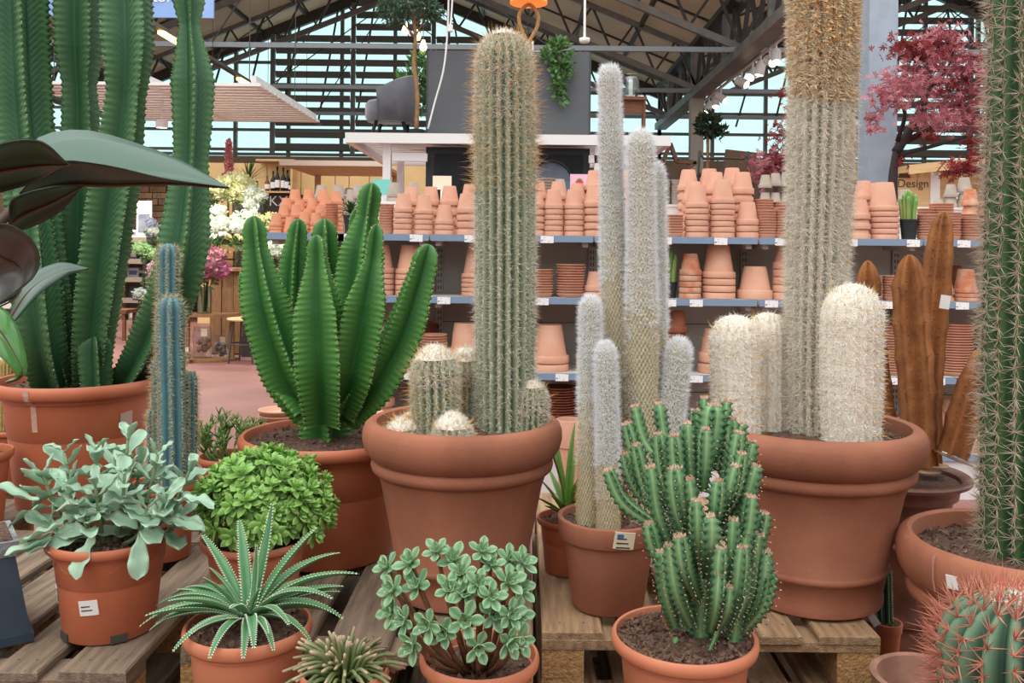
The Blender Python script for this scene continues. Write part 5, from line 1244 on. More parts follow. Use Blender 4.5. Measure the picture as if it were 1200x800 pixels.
# olive tree, leafy plant, ivy, glass jar on stool, cable, lamp
m_ol = mat('olive_leaves', (92, 116, 92), .6, (60, 84, 62), 30, trans=.1); m_trunk = mat('tan_trunk', (160, 124, 88), .8, (128, 96, 66), 20, .3)
q = P(488, 145, 8.15); t = thing('olive_tree', 'standard olive tree with a thin trunk on the pergola', 'tree', (q.x, 8.15, zp+.001))
Lo = lambda x, y, dd=0: P(x, y, 8.15+dd)-Vector((q.x, 8.15, zp+.001))
MB().lathe([(.06, 0), (.07, .05), (.065, .05)], 20).obj('pot', mat('black_plastic', (38, 42, 46), .5), t)
MB().tube(catmull([Vector((0, 0, .03)), Lo(489, 110), Lo(485, 75), Lo(487, 45), Lo(484, 10)], 16), list(np.linspace(.022, .014, 16)), 8).obj('trunk', m_trunk, t, smooth=True)
for a, b_ in (((487, 45), (465, 20)), ((487, 42), (500, 15)), ((486, 38), (478, 0)), ((487, 30), (508, -5))): MB().tube([Lo(*a), Lo((a[0]+b_[0])/2+1, (a[1]+b_[1])/2), Lo(*b_)], [.012, .009, .005], 6).obj('branch', m_trunk, t, smooth=True)
cloud('foliage', m_ol, t, [(700, Lo(480, -5), (.27, .25, .2)), (350, Lo(462, 15), (.14, .14, .12)), (350, Lo(498, 12), (.12, .14, .12)), (120, Lo(452, 10), .06), (120, Lo(510, 15), .07)], .06, .02, 3)
q2 = P(486, 140, 8.9); t = thing('leafy_plant', 'dark leafy plant beside the grey display block', 'plant', (q2.x, 8.95, zp+.001))
Lo = lambda x, y, dd=0: P(x, y, 8.95+dd)-Vector((q2.x, 8.95, zp+.001))
MB().lathe([(.07, 0), (.09, .12), (.08, .12)], 20).obj('pot', mat('black_plastic', (38, 42, 46), .5), t); MB().tube([(0, 0, .1), Lo(490, 110), Lo(488, 70)], .01, 6).obj('stem', m_trunk, t)
cloud('foliage', mat('mid_green_leaves', (70, 108, 62), .5, (96, 140, 76), 20, trans=.15), t, [(160, Lo(492, 85), (.1, .1, .2)), (100, Lo(480, 100), (.14, .12, .12)), (90, Lo(490, 120), (.1, .1, .12))], .1, .035, 9)
q = P(655, 60, 8.2); t = thing('hanging_ivy', 'trailing ivy hanging down the grey block', 'plant', (q.x, 8.19, q.z))
Lo = lambda x, y, dd=0: P(x, y, 8.17+dd)-Vector((q.x, 8.19, q.z))
m_ivy = mat('ivy_leaves', (104, 148, 82), .5, (66, 104, 58), 25, trans=.15)
cloud('foliage', m_ivy, t, [(60, Lo(655, 53), (.1, .05, .05)), (55, Lo(645, 65), (.08, .04, .07)), (45, Lo(666, 75), (.05, .04, .09)), (60, Lo(656, 82), (.07, .04, .1)), (50, Lo(654, 100), (.06, .03, .08)), (30, Lo(657, 113), (.05, .03, .05))], .07, .04, 17)
for a in ((645, 70), (666, 85), (656, 112), (652, 100)): MB().tube([Vector((0, .05, 0)), Lo((655+a[0])/2, 68), Lo(*a)], .004, 5).obj('vine', mat('vine_brown', (90, 80, 52), .7), t)
q = P(741, 146, 8.4); t = thing('wooden_stool', 'small wooden stool on the right end of the pergola', 'stool', (q.x, 8.4, zp+.001)); hs = P(741, 115, 8.4).z-zp
m_wd = mat('reddish_stool_wood', (122, 74, 46), .6, (96, 56, 36), 12, stretch=(1, 8, 8))
MB().box((-.13, -.1, hs-.03), (.12, .1, hs)).obj('seat', m_wd, t)
for sx in (-.115, .095):
    for sy in (-.085, .07): MB().box((sx, sy, 0), (sx+.018, sy+.015, hs-.03)).obj('leg', m_wd, t)
MB().box((-.1, -.06, hs-.14), (.1, .06, hs-.03)).obj('drawer', m_wd, t)
j = P(739, 114, 8.4); t = thing('glass_jar', 'clear glass jar with a rim standing on the wooden stool', 'jar', (j.x, 8.4, zp+hs+.003))
MB().lathe([(.0, 0), (.085, 0), (.09, .01), (.09, .15), (.07, .185), (.065, .2), (.075, .205), (.075, .215), (.06, .215)], 28, cap0=False, cap1=False).obj('body', glass('clear_glass', (232, 240, 238), .12), t, smooth=True)
MB().lathe([(.02, .01), (.02, .17), (0, .17)], 16).obj('candle', m_white, t)
t = thing('power_cable', 'white power cable hanging beside the grey block', 'cable', (0, 8.05, 0))
pt = lambda x, y: (SX(x, 8.05), 0, CAMZ+(PY-y)/F*8.05)
MB().tube(catmull([pt(523, -40), pt(522, 30), pt(518, 80), pt(508, 120), pt(500, 152)], 20), .009, 6).obj('cord', m_white, t, smooth=True)
MB().tube(catmull([pt(529, -40), pt(526, 20), pt(524, 35)], 8), .009, 6).obj('cord', m_white, t, smooth=True)
MB().box((pt(525, 38)[0]-.022, -.02, pt(525, 38)[2]), (pt(525, 30)[0]+.022, .02, pt(525, 30)[2])).obj('socket_block', m_white, t)
q = P(619, 58, 8.4); t = thing('rope_lamp', 'rope loop table lamp with an orange shade on the grey block', 'lamp', (q.x, 8.4, P(590, 60, 8.25).z+.003))
m_rope = mat('tan_rope', (196, 152, 104), .8, (160, 118, 76), 60, .5, 200)
sc = 8.4/F; MB().lathe([(.05, 0), (.05, .012), (.02, .02)], 20).obj('base', m_rope, t)
MB().tube(catmull([Vector((-.005, 0, .01)), Vector((.01, 0, .12)), Vector((.08, 0, .26)), Vector((.085, 0, .38)), Vector((.0, 0, .47)), Vector((-.085, 0, .38)), Vector((-.075, 0, .26)), Vector((-.01, .02, .12)), Vector((.01, .02, .01))], 50), .018, 8).obj('rope_stand', m_rope, t, smooth=True)
MB().lathe([(.175, .48), (.15, .72), (.148, .72), (.173, .48)], 36, cap0=False, cap1=False).obj('shade', emit('lit_orange_shade', (255, 146, 66), .55), t, smooth=True)
MB().lathe([(.0, .482), (.172, .482), (.172, .486), (0, .486)], 36, cap0=False, cap1=False).obj('shade_base', emit('lit_orange_shade', (255, 146, 66), .55), t)
MB().box((.03, -.03, .0), (.05, -.027, .12)).obj('tag', m_paper, t)
for i, (x, y) in enumerate(((475, 34), (489, 41), (496, 53))):
    q = P(x, y, 8.9); t = thing('hanging_bulb', '%s warm hanging bulb behind the olive tree' % ['leftmost', 'middle', 'rightmost'][i], 'lamp', q, 'bulbs behind the olive tree')
    MB().lathe([(.0, -.06), (.03, -.045), (.036, -.015), (.02, .03), (.014, .05), (.0, .05)], 14, cap0=False, cap1=False).obj('glass', emit('warm_bulb', (255, 214, 140), 9), t, smooth=True)
    MB().tube([(0, 0, .05), (0, 0, 3)], .004, 5).obj('cord', m_dsteel, t)
t = thing('ceiling_sensor', 'white ceiling rod ending in a round sensor disc', 'fixture', P(685, 47, 10)); MB().tube([(0, 0, 0), (0, 0, 3.5)], .014, 8).obj('rod', m_white, t); MB().lathe([(.05, -.03), (.06, -.01), (.06, .02), (.02, .03)], 20).obj('disc', m_white, t, smooth=True)
t = thing('ceiling_camera', 'white ceiling rod with a bent end between the euphorbia stems', 'fixture', P(44, 45, 6.5)); MB().tube(catmull([(.04, 0, 0), (.01, 0, -.01), (0, 0, .03), (0, 0, 1.2)], 14), .012, 8).obj('rod', m_white, t, smooth=True); MB().lathe([(.0, -.02), (.03, -.02), (.035, .01), (0, .02)], 16, (.045, 0, -.005), cap0=False, cap1=False).obj('head', m_white, t, smooth=True)

# ------------------------------------------------------------------ hanging banner, light rails, spotlights
t = thing('hanging_banner', 'pale blue hanging banner with white lettering at top left', 'sign', P(147, 20, 6.6)); w_ = 103/F*6.6
MB().box((-w_, 0, 0), (w_, .02, .9)).obj('panel', mat('banner_blue', (128, 166, 226), .5, (158, 190, 236), 1.5), t)
text_obj('lettering', 'toral', .118, mat('banner_white', (244, 246, 250), .5), t, Matrix.Translation((.31, -.004, .15)) @ FACE)
for x in (-w_+.05, w_-.03): MB().tube([(x, .01, .9), (x, .01, 3.6)], .004, 5).obj('wire', m_dsteel, t)
t = thing('light_rail', 'grey ceiling rail with glowing tubes on the left', 'lamp', (-5.6, 12.6, 4.62))
MB().box((-.05, 0, 0), (.05, 12, .06)).obj('rail', m_steel, t)
for y in (1.2, 5.0, 8.8): MB().box((-.05, y, -.05), (.05, y+.75, -.001)).obj('tube', emit('warm_tube', (255, 196, 110), 6), t)
for y in (.3, 3.5, 7, 10.5): MB().tube([(0, y, .06), (0, y, 2.2)], .006, 5).obj('wire', m_dsteel, t)
for i, (px, roll_, ry) in enumerate(((907, .1, .2), (900, -.4, .8), (889, .2, -.3), (880, .7, .3), (867, -.9, .4), (843, -.8, .3), (837, .1, .1), (829, .5, -.3), (823, .6, .2))):
    d = (EX+.25)*F/(px-PX); nth = ['nearest', 'second nearest', 'third nearest', 'fourth nearest', 'fifth', 'fourth farthest', 'third farthest', 'second farthest', 'farthest'][i]
    t = thing('spotlight', 'white track spotlight under the right girder, %s to the viewer' % nth, 'lamp', (EX+.25, d, EZ-.13), 'track spotlights under the girder')
    MB().tube([(0, 0, -.12), (0, 0, .02)], .02, 6).obj('stem', m_white, t)
    M = Matrix.Translation((0, 0, -.2)) @ Matrix.Rotation(roll_, 4, 'Y') @ Matrix.Rotation(-ry-.3, 4, 'X')
    MB().lathe([(.06, .13), (.085, .11), (.085, -.13), (.075, -.13), (.075, -.1)], 20, M=M, cap1=False).obj('housing', m_white, t, smooth=False)
    MB().lathe([(.0, -.115), (.075, -.115)], 20, M=M, cap0=False, cap1=False).obj('lens', emit('spot_lens', (255, 236, 204), 8), t)
t = thing('light_track', 'slim light track along the right girder', 'lamp track', (EX+.25, 13, EZ-.12)); MB().box((-.03, 0, 0), (.03, 9, .03)).obj('profile', m_white, t); MB().box((-.25, 1, .03), (.03, 1.04, .05)).obj('bracket', m_steel, t); MB().box((-.25, 6, .03), (.03, 6.04, .05)).obj('bracket', m_steel, t)

# ------------------------------------------------------------------ red maples
m_map = mat('maple_red_leaves', (158, 72, 80), .6, (202, 138, 146), 5, trans=.25); m_mdk = mat('maple_dark_leaves', (120, 36, 42), .6, (160, 60, 60), 8, trans=.25); m_mbr = mat('maple_bark', (58, 46, 46), .8)
def maple(name, label, base, branches, clusters, seed):
    t_ = thing(name, label, 'tree', base); Lm = lambda x, y, d: P(x, y, d)-base
    MB().lathe([(.16, 0), (.2, .3), (.18, .3), (.17, .26), (0, .25)], 24, cap1=False).obj('pot', m_dsteel, t_)
    for pts, r in branches: 
        c = catmull([Lm(*p) for p in pts], 12); MB().tube(c, list(np.linspace(r, r*.45, 12)), 7).obj('branch', m_mbr, t_, smooth=True)
    # star-shaped leaves
    gs = np.random.default_rng(seed); Vs = {0: [], 1: []}; 
    for (x, y, d, rx, ry, n, mi) in clusters:
        cc = np.array(Lm(x, y, d)); p = cc+gs.normal(0, .58, (n, 3))*np.array([rx/F*d, rx/F*d*.8, ry/F*d])
        u = unit(gs.normal(0, 1, (n, 3))+np.array([0, 0, .6])); a = unit(np.cross(u, gs.normal(0, 1, (n, 3)))); b = np.cross(u, a); s = gs.uniform(.034, .06, (n, 1))
        lobes = []
        for k in range(5):
            q = (k-2)*.75; dv = a*math.cos(q)+b*math.sin(q); sv = b*math.cos(q)-a*math.sin(q); L_ = s*(1-.12*abs(k-2))
            lobes += [p, p+dv*L_*.5+sv*L_*.16, p+dv*L_-u*L_*.15, p+dv*L_*.5-sv*L_*.16]
        Vs[mi].append(np.stack(lobes, 1).reshape(-1, 3))
    for mi, nm in ((0, 'pink_foliage'), (1, 'crimson_foliage')):
        if Vs[mi]:
            V = np.concatenate(Vs[mi]); npmesh(nm, V, np.arange(len(V)).reshape(-1, 4), (m_map, m_mdk)[mi], t_, smooth=False, kind='stuff')
D7 = 7.2; bm = P(1044, 300, D7); bm.z = 0
maple('red_maple', 'large red leaved maple behind the right shelves', bm,
    [([(1047, 300, D7), (1046, 220, D7), (1050, 175, D7)], .055), ([(1050, 178, D7), (1070, 145, D7), (1085, 110, D7-.1), (1090, 70, D7-.1)], .04), ([(1048, 182, D7), (1090, 172, D7), (1140, 158, D7)], .022), ([(1052, 170, D7), (1090, 150, D7+.1), (1125, 122, D7+.1)], .03), ([(1052, 165, D7), (1060, 130, D7-.2), (1035, 110, D7-.35)], .02), ([(1085, 110, D7-.1), (1110, 80, D7), (1120, 50, D7)], .015)],
    [(1105, 42, D7, 22, 12, 120, 0), (1085, 60, D7, 34, 12, 160, 1), (1100, 62, D7, 40, 16, 170, 0), (1060, 52, D7, 22, 8, 70, 1), (1085, 85, D7, 40, 14, 170, 0), (1060, 100, D7-.3, 34, 16, 190, 0), (1040, 118, D7-.45, 20, 18, 90, 0), (1025, 145, D7-.45, 10, 16, 36, 0), (1110, 100, D7, 34, 16, 140, 1), (1140, 82, D7, 30, 16, 170, 0), (1150, 110, D7, 22, 24, 170, 0), (1120, 125, D7, 30, 14, 150, 0), (1140, 145, D7, 34, 14, 170, 0), (1095, 140, D7-.2, 26, 12, 140, 0), (1085, 160, D7, 16, 6, 30, 1), (1145, 175, D7, 18, 16, 90, 1), (1120, 200, D7-.3, 16, 12, 60, 1), (1135, 195, D7-.3, 14, 14, 50, 1), (1055, 185, D7, 8, 8, 20, 1)], 5)
bm = P(905, 300, 8.6); bm.z = 0
maple('red_maple', 'smaller crimson maple left of the woolly topped cactus', bm, [([(905, 300, 8.6), (908, 230, 8.6), (915, 185, 8.6)], .03), ([(910, 220, 8.6), (895, 195, 8.6)], .015)],
    [(918, 165, 8.6, 16, 20, 120, 1), (905, 190, 8.6, 22, 14, 140, 0), (915, 195, 8.6, 18, 16, 120, 1), (893, 205, 8.6, 12, 12, 70, 0), (1003, 58, 9.2, 8, 14, 60, 1), (1001, 115, 9.0, 8, 24, 70, 1), (1000, 170, 8.8, 8, 22, 80, 1), (922, 110, 8.6, 10, 5, 24, 1), (925, 140, 8.6, 8, 16, 40, 1)], 8)

# ------------------------------------------------------------------ right: wooden kiosk
m_ply = mat('plywood', (214, 180, 132), .6, (202, 166, 118), 3, stretch=(1, 1, 6))
t = thing('wooden_kiosk', 'warm plywood kiosk with a Design sign behind the maple', 'kiosk', P(1040, 300, 12.0)*1); t.location.z = 0; ox = t.location.x
kx = lambda px: SX(px, 12)-ox; kz = lambda y, d=12.: CAMZ+(PY-(y-4.5))/F*d
MB().box((kx(1052), 0, 0), (kx(1089), .06, kz(197))).obj('front_panel', m_ply, t)
text_obj('sign_lettering', 'Design', .155, mat('dark_brown_letters', (84, 64, 46), .6), t, Matrix.Translation((kx(1069), -.006, kz(215))) @ FACE)
MB().prism([(-.09, 0), (.09, 0), (.05, .06), (.04, .1), (-.04, .1), (-.05, .06)], .01, Matrix.Translation((kx(1058), -.004, kz(208))) @ FACE).obj('sign_emblem', mat('dark_brown_letters', (84, 64, 46), .6), t)
MB().box((kx(1089), -.02, 0), (kx(1100), .1, kz(190))).obj('white_post', m_white, t)
for k in range(3): MB().box((kx(1100), .3, .7+k*.45), (kx(1180), .62, .72+k*.45)).obj('shelf', m_white, t)
MB().box((kx(1100), .64, 0), (kx(1180), .68, kz(197))).obj('rear_panel', m_ply, t); MB().box((kx(1176), -.02, 0), (kx(1184), .64, kz(190))).obj('side_panel', m_white, t)
for k in range(14):
    u = k/13; MB().beam((kx(1054+u*130), -.3, kz(200-u*16)), (kx(1054+u*130), 1.6, kz(196-u*16)), .06, .09).obj('roof_rafter', m_ply, t)
MB().beam((kx(1052), -.3, kz(201)), (kx(1186), -.3, kz(185)), .04, .12).obj('fascia', m_ply, t)
# ------------------------------------------------------------------ far middle-right: topiary, star, chair, table
m_dkl = mat('dark_topiary', (34, 48, 34), .7, (52, 72, 46), 20)
q = P(829, 215, 16); t = thing('topiary_tree', 'dark ball topiary on a thin stem near the far windows', 'tree', (q.x, 16, 0)); zc = P(829, 147, 16).z
MB().tube([(0, 0, .3), (0, 0, zc)], .03, 7).obj('stem', m_trunk, t); MB().lathe([(.2, 0), (.26, .35), (.22, .35)], 20).obj('pot', m_dsteel, t)
cloud('foliage', m_dkl, t, [(420, (0, 0, zc), (.2, .2, .22)), (60, (.2, 0, zc-.1), .12)], .12, .05, 41)
def star(cx, cy, r, d, label, rot=0):
    q = P(cx, cy, d); t_ = thing('star_ornament', label, 'ornament', (q.x, d, q.z)); R_ = r/F*d
    m_ = mat('rusty_star', (92, 58, 42), .6, (74, 46, 34), 12)
    for k in range(5):
        for s_ in (1, -1):
            a = PI/2+rot+2*PI*k/5; b_ = a+s_*PI/5
            MB().beam((R_*math.cos(a), 0, R_*math.sin(a)), (R_*.42*math.cos(b_), 0, R_*.42*math.sin(b_)), .1, R_*.13).obj('bar', m_, t_)
    MB().box((-.03, .06, -q.z), (.03, .1, 0)).obj('stand', m_dsteel, t_)
star(785, 200, 32, 14, 'large rust brown open star ornament by the column'); star(802, 214, 16, 13.4, 'small tilted rust brown star ornament by the column', .3)
q = P(868, 200, 15); t = thing('side_chair', 'brown chair standing by the far windows', 'chair', (q.x, 15, q.z-.85)); t.location.z = q.z-.62
m_bch = mat('brown_leather', (92, 64, 46), .5)
MB().box((-.26, -.05, .42), (.26, .45, .5)).obj('seat', m_bch, t); MB().box((-.26, .38, .5), (.28, .46, 1.0), Matrix.Rotation(.1, 4, 'Y')).obj('backrest', m_bch, t)
for sx in (-.22, .2):
    for sy in (0, .38): MB().box((sx, sy, -t.location.z), (sx+.04, sy+.04, .42)).obj('leg', m_dsteel, t)
q = P(848, 186, 14.5); t = thing('metal_table', 'dark bent metal frame table beside the brown chair', 'table', (q.x, 14.5, 0))
MB().tube(catmull([(-.42, 0, 0), (-.4, 0, q.z-.1), (-.3, 0, q.z), (.3, 0, q.z), (.4, 0, q.z-.1), (.42, 0, 0)], 24), .02, 6).obj('frame', m_dsteel, t, smooth=True); MB().box((-.4, -.3, q.z-.28), (.4, .3, q.z-.24)).obj('top', m_dsteel, t)
MB().tube([(-.1, 0, q.z), (-.05, 0, q.z-.24)], .015, 6).obj('strut', m_dsteel, t)

# ------------------------------------------------------------------ left: hanging slatted canopy, timber canopy, cream shop wall
cnz = CAMZ+145/F*13; xr = SX(367, 13); xl = xr-2.7
t = thing('slatted_canopy', 'white slatted canopy hanging at upper left', 'canopy', (xr, 10.15, cnz))
for k in range(15): MB().box((xl-xr, k*.2, 0), (.05, k*.2+.155, .035)).obj('slat', m_white, t)
for x in (xl-xr+.1, -1.3, -.06): MB().box((x, 0, .036), (x+.06, 2.96, .12)).obj('rafter', m_white, t)
for x in (xl-xr+.2, -.2):
    for y in (.4, 2.5): MB().tube([(x, y, .12), (x, y, 3.2)], .006, 5).obj('wire', m_dsteel, t)
m_tan = mat('tan_canopy_wood', (196, 160, 128), .6, (184, 146, 114), 4)
q = P(388, 188, 12); t = thing('timber_canopy', 'tan timber canopy slab over the cream shop', 'canopy', (q.x, 12, q.z)); hw = 61/F*12
for k in range(8): MB().box((-hw+k*hw/4+.004, .08, -.06-.0), (-hw+(k+1)*hw/4-.004, 1.9, -.02)).obj('board', m_tan, t)
MB().box((-hw, 0, -.07), (hw, .08, .0)).obj('front_beam', mat('pale_beam', (214, 196, 180), .6), t); 
for x in (-hw+.1, hw-.1): MB().box((x-.04, 1.8, -q.z), (x+.04, 1.88, -.06)).obj('post', m_tan, t)
m_crm = mat('cream_shop_board', (226, 192, 136), .6, (214, 180, 124), 2)
t = thing('shop_partition', 'cream board shop partition with bottle shelves behind the pots', 'partition', (0, 15.2, 0))
zt_ = P(380, 192, 15.2).z
for k in range(7):
    x0, x1 = SX(232+k*40, 15.2), SX(272+k*40, 15.2); MB().box((x0+.006, 0, .0), (x1-.006, .05, zt_)).obj('board', m_crm, t)
bz = P(320, 224, 15).z
MB().box((SX(300, 15), -.28, bz-.03), (SX(345, 15), -.001, bz)).obj('bottle_shelf', m_ply, t); MB().box((SX(341, 15), -.28, bz), (SX(343, 15), -.001, bz+.5)).obj('divider', m_ply, t); MB().box((SX(300, 15), -.28, bz+.5), (SX(345, 15), -.001, bz+.53)).obj('bottle_shelf', m_ply, t)
MB().box((SX(290, 15), -.2, .0), (SX(352, 15), -.005, bz-.05)).obj('dark_base', mat('dark_base', (52, 44, 38), .7), t)
text_obj('wall_letters', 'KX', .24, mat('pale_letters', (196, 190, 182), .5), t, Matrix.Translation((SX(326, 15), -.21, P(326, 236, 15).z)) @ FACE)
m_bot = mat('dark_bottle', (34, 28, 26), .2)
for i, (x, h) in enumerate(((316, .34), (321, .42), (328, .4), (333, .36), (309, .26), (337, .22))):
    q = P(x, 222, 14.85); t = thing('bottle', '%s dark bottle from the left on the cream shop shelf' % ordw[[1, 2, 3, 4, 0, 5][i]], 'bottle', (q.x, 15.05, bz+.002), 'bottles on the cream shop shelf')
    MB().lathe([(.04, 0), (.042, h*.55), (.018, h*.72), (.015, h)], 12).obj('glass', mat('amber_bottle', (120, 62, 40), .3) if i == 4 else m_bot, t, smooth=True); MB().lathe([(.0425, h*.15), (.0435, h*.45)], 12, cap0=False, cap1=False).obj('paper_label', m_paper, t)

# ------------------------------------------------------------------ left: flower stand
m_fw = mat('flower_stand_wood', (150, 112, 74), .7, (124, 90, 58), 8, .2, stretch=(6, 6, 1))
q = P(300, 420, 10.9); t = thing('plank_counter', 'upright plank wooden counter under the white flowers', 'counter', (q.x, 10.9, 0)); cw = 55/F*10.9; ctop = P(300, 314, 10.9).z
n = 8
for k in range(n): MB().box((-cw+k*2*cw/n+.004, .0+.01*(k % 2), .02), (-cw+(k+1)*2*cw/n-.004, .04, ctop-.04)).obj('plank', m_fw, t)
MB().box((-cw-.03, -.06, ctop-.04), (cw+.03, 1.2, ctop)).obj('top_board', m_fw, t); MB().box((-cw, .04, 0), (cw, 1.15, .02)).obj('floor_board', m_fw, t); MB().box((-cw, 1.1, .02), (cw, 1.15, ctop-.04)).obj('rear_panel', m_fw, t)
q = P(238, 367, 10.3); t = thing('tiered_shelf', 'half round wooden shelf in front of the plank counter', 'shelf', (q.x+.05, 10.45, 0)); z1 = q.z
hr = [(.33*math.cos(a), -.36*math.sin(a)) for a in np.linspace(0, PI, 20)][::-1]
for zz in (.03, z1): MB().prism(hr, .03, Matrix.Translation((0, 0, zz-.03))).obj('shelf_board', m_fw, t)
for x in (-.3, .22): MB().box((x, -.05, .03), (x+.05, -.005, z1-.03)).obj('upright', m_fw, t)
shelfz = z1; sx0 = q.x+.05
# stepped crates carrying vases
def crate(px, d, z0, z1, w, dp, label):
    x = SX(px, d); t_ = thing('wooden_crate', label, 'crate', (x, d, z0)); h_ = z1-z0
    for k in range(3): 
        MB().box((-w, 0, h_*k/3+.01), (w, .02, h_*(k+1)/3-.01)).obj('slat', m_fw, t_); MB().box((-w, dp-.02, h_*k/3+.01), (w, dp, h_*(k+1)/3-.01)).obj('slat', m_fw, t_)
    MB().box((-w, 0, h_-.01), (w, dp, h_)).obj('lid', m_fw, t_)
    for x_ in (-w, w-.03): MB().box((x_, .02, 0), (x_+.03, dp-.02, h_-.01)).obj('end', m_fw, t_)
crate(278, 11.35, ctop+.002, ctop+.28, .5, .25, 'low wooden crate step behind the white flowers'); crate(280, 11.68, ctop+.002, ctop+.55, .5, .25, 'tall wooden crate step behind the white flowers')
m_vg = glass('vase_glass', (214, 224, 218), .15)
def fl(name, c, c2): return mat(name, c, .7, c2, 20, trans=.2)
FL = {'cream': fl('cream_petals', (240, 238, 196), (222, 228, 170)), 'white': fl('white_petals', (242, 244, 236), (216, 228, 206)), 'pink': fl('pink_petals', (214, 120, 168), (190, 132, 150)), 'rose': fl('dusty_rose_petals', (186, 126, 140), (160, 104, 112)), 'blue': fl('blue_petals', (170, 186, 216), (200, 210, 226)), 'green': fl('green_petals', (160, 206, 140), (190, 220, 160)), 'mauve': fl('pale_mauve_petals', (206, 170, 190), (226, 206, 212)), 'blush': fl('blush_petals', (228, 206, 206), (196, 160, 162)), 'yellow': fl('yellow_petals', (226, 220, 150), (240, 236, 190)), 'silver': fl('silver_leaves', (196, 206, 200), (168, 182, 172))}
m_leafd = mat('bouquet_leaves', (84, 122, 66), .6, (60, 92, 50), 15, trans=.1)
def bunch(px, py, r, d, z0, c, label, heads=6, vh=.26, seed=0, vase=True, opaque=False, daisy=False):
    q = P(px, py, d); t_ = thing('flower_vase' if vase else 'flower_bunch', label, 'flowers', (q.x, d, z0)); rw = r/F*d; cz_ = q.z-z0; rr_ = random.Random(seed+px)
    vr = min(.08, rw*.5)
    MB().lathe([(0, 0), (vr, 0), (vr, vh), (vr*.93, vh), (vr*.93, .012), (0, .012)], 18, cap0=False, cap1=False).obj('vase', m_vg if not opaque else m_dsteel, t_, smooth=False)
    if daisy: hs_ = [((i-(heads-1)/2)*2*rw/heads, rr_.uniform(-.05, .05), rr_.uniform(-.03, .03), rw/heads*1.2) for i in range(heads)]
    else: hs_ = [(rr_.uniform(-.65, .65)*rw, rr_.uniform(-.5, .5)*rw, rr_.uniform(-.6, .6)*rw, rw*rr_.uniform(.45, .65)) for i in range(heads)]
    for x, y, z, hr_ in hs_:
        mf = FL[c] if not isinstance(c, tuple) else FL[rr_.choice(c)]
        hd = MB().lathe([(hr_*.8*math.cos(q_), hr_*.7*math.sin(q_)) for q_ in np.linspace(-1.5, 1.5, 8)], 12, (x, y, cz_+z)).obj('flower_head', mf, t_, smooth=True)
        cloud('petals', mf, hd, [(140, (x, y, cz_+z), (hr_, hr_, hr_*.9))], hr_*.4, hr_*.4, rr_.randrange(9999))
        MB().tube([Vector((x*.1, y*.1, .02)), Vector((x*.3, y*.3, vh)), Vector((x, y, cz_+z))], .005, 5).obj('stalk', m_leafd, t_)
    cloud('leaves', m_leafd, t_, [(50, (0, 0, vh+(cz_-vh)*.45), (rw*.55, rw*.5, max(.05, (cz_-vh)*.4)))], .09, .035, seed+77)
c1, c2, c3 = ctop+.002, ctop+.283, ctop+.553
bunch(252, 226, 17, 11.8, c3, 'cream', 'leftmost cream white flower bunch on the top step', 7); bunch(280, 222, 19, 11.8, c3, 'cream', 'large central cream white flower bunch on the top step', 8, seed=3); bunch(305, 234, 15, 11.8, c3, 'white', 'right white flower bunch on the top step', 6, seed=4)
bunch(254, 256, 17, 11.47, c2, 'white', 'left white flower bunch on the middle step', 7, seed=5); bunch(284, 258, 18, 11.47, c2, 'white', 'right white flower bunch on the middle step', 7, seed=6); bunch(316, 262, 13, 11.47, c2, 'yellow', 'pale yellow flower bunch beside the small pots', 5, seed=7)
bunch(252, 277, 16, 11.1, c1, 'white', 'left row of round white blooms on the counter', 6, .2, 8, daisy=True); bunch(281, 277, 16, 11.1, c1, 'yellow', 'right row of round cream blooms on the counter', 6, .2, 9, daisy=True); bunch(322, 291, 12, 11.05, c1, 'white', 'low white bunch at the right end of the counter', 6, .12, 10)
bunch(240, 315, 24, 10.3, shelfz+.002, ('pink', 'rose', 'mauve', 'pink'), 'pink and mauve hydrangea bouquet in a glass vase', 9, .3, 12); bunch(222, 340, 10, 10.32, shelfz+.002, 'rose', 'small dusty rose bunch beside the pink bouquet', 4, .2, 13)
q = P(268, 188, 12.4); t = thing('flower_spike', 'tall pink flower spike above the cream flowers', 'flowers', (q.x, 12.4, 0))
MB().tube([(0, 0, .3), (0, 0, q.z+.1)], .015, 6).obj('stalk', m_leafd, t); MB().lathe([(.1, 0), (.14, .3), (.12, .3)], 18).obj('pot', m_dsteel, t)
cloud('blossom', fl('coral_petals', (236, 168, 174), (222, 140, 150)), t, [(90, (0, 0, q.z-.25+k*.07), (.075-.007*k, .075-.007*k, .05)) for k in range(8)], .035, .03, 91)
q = P(291, 212, 13.1); t = thing('grass_plant', 'spiky green grass plant beside the pink flower spike', 'plant', (q.x, 13.1, 0))
MB().lathe([(.1, 0), (.14, q.z), (.12, q.z)], 18).obj('planter', m_dsteel, t)
for k in range(40):
    a = R.uniform(0, 6.28); e = R.uniform(.5, 1.5); leafobj('blade', m_leafd, t, aim((0, 0, q.z-.02), (math.cos(a)*math.cos(e), math.sin(a)*math.cos(e), math.sin(e))), L=R.uniform(.3, .45), W=.018, curl=-.4, nu=5, nv=2, tip=2.5, peak=.3, basew=.8)
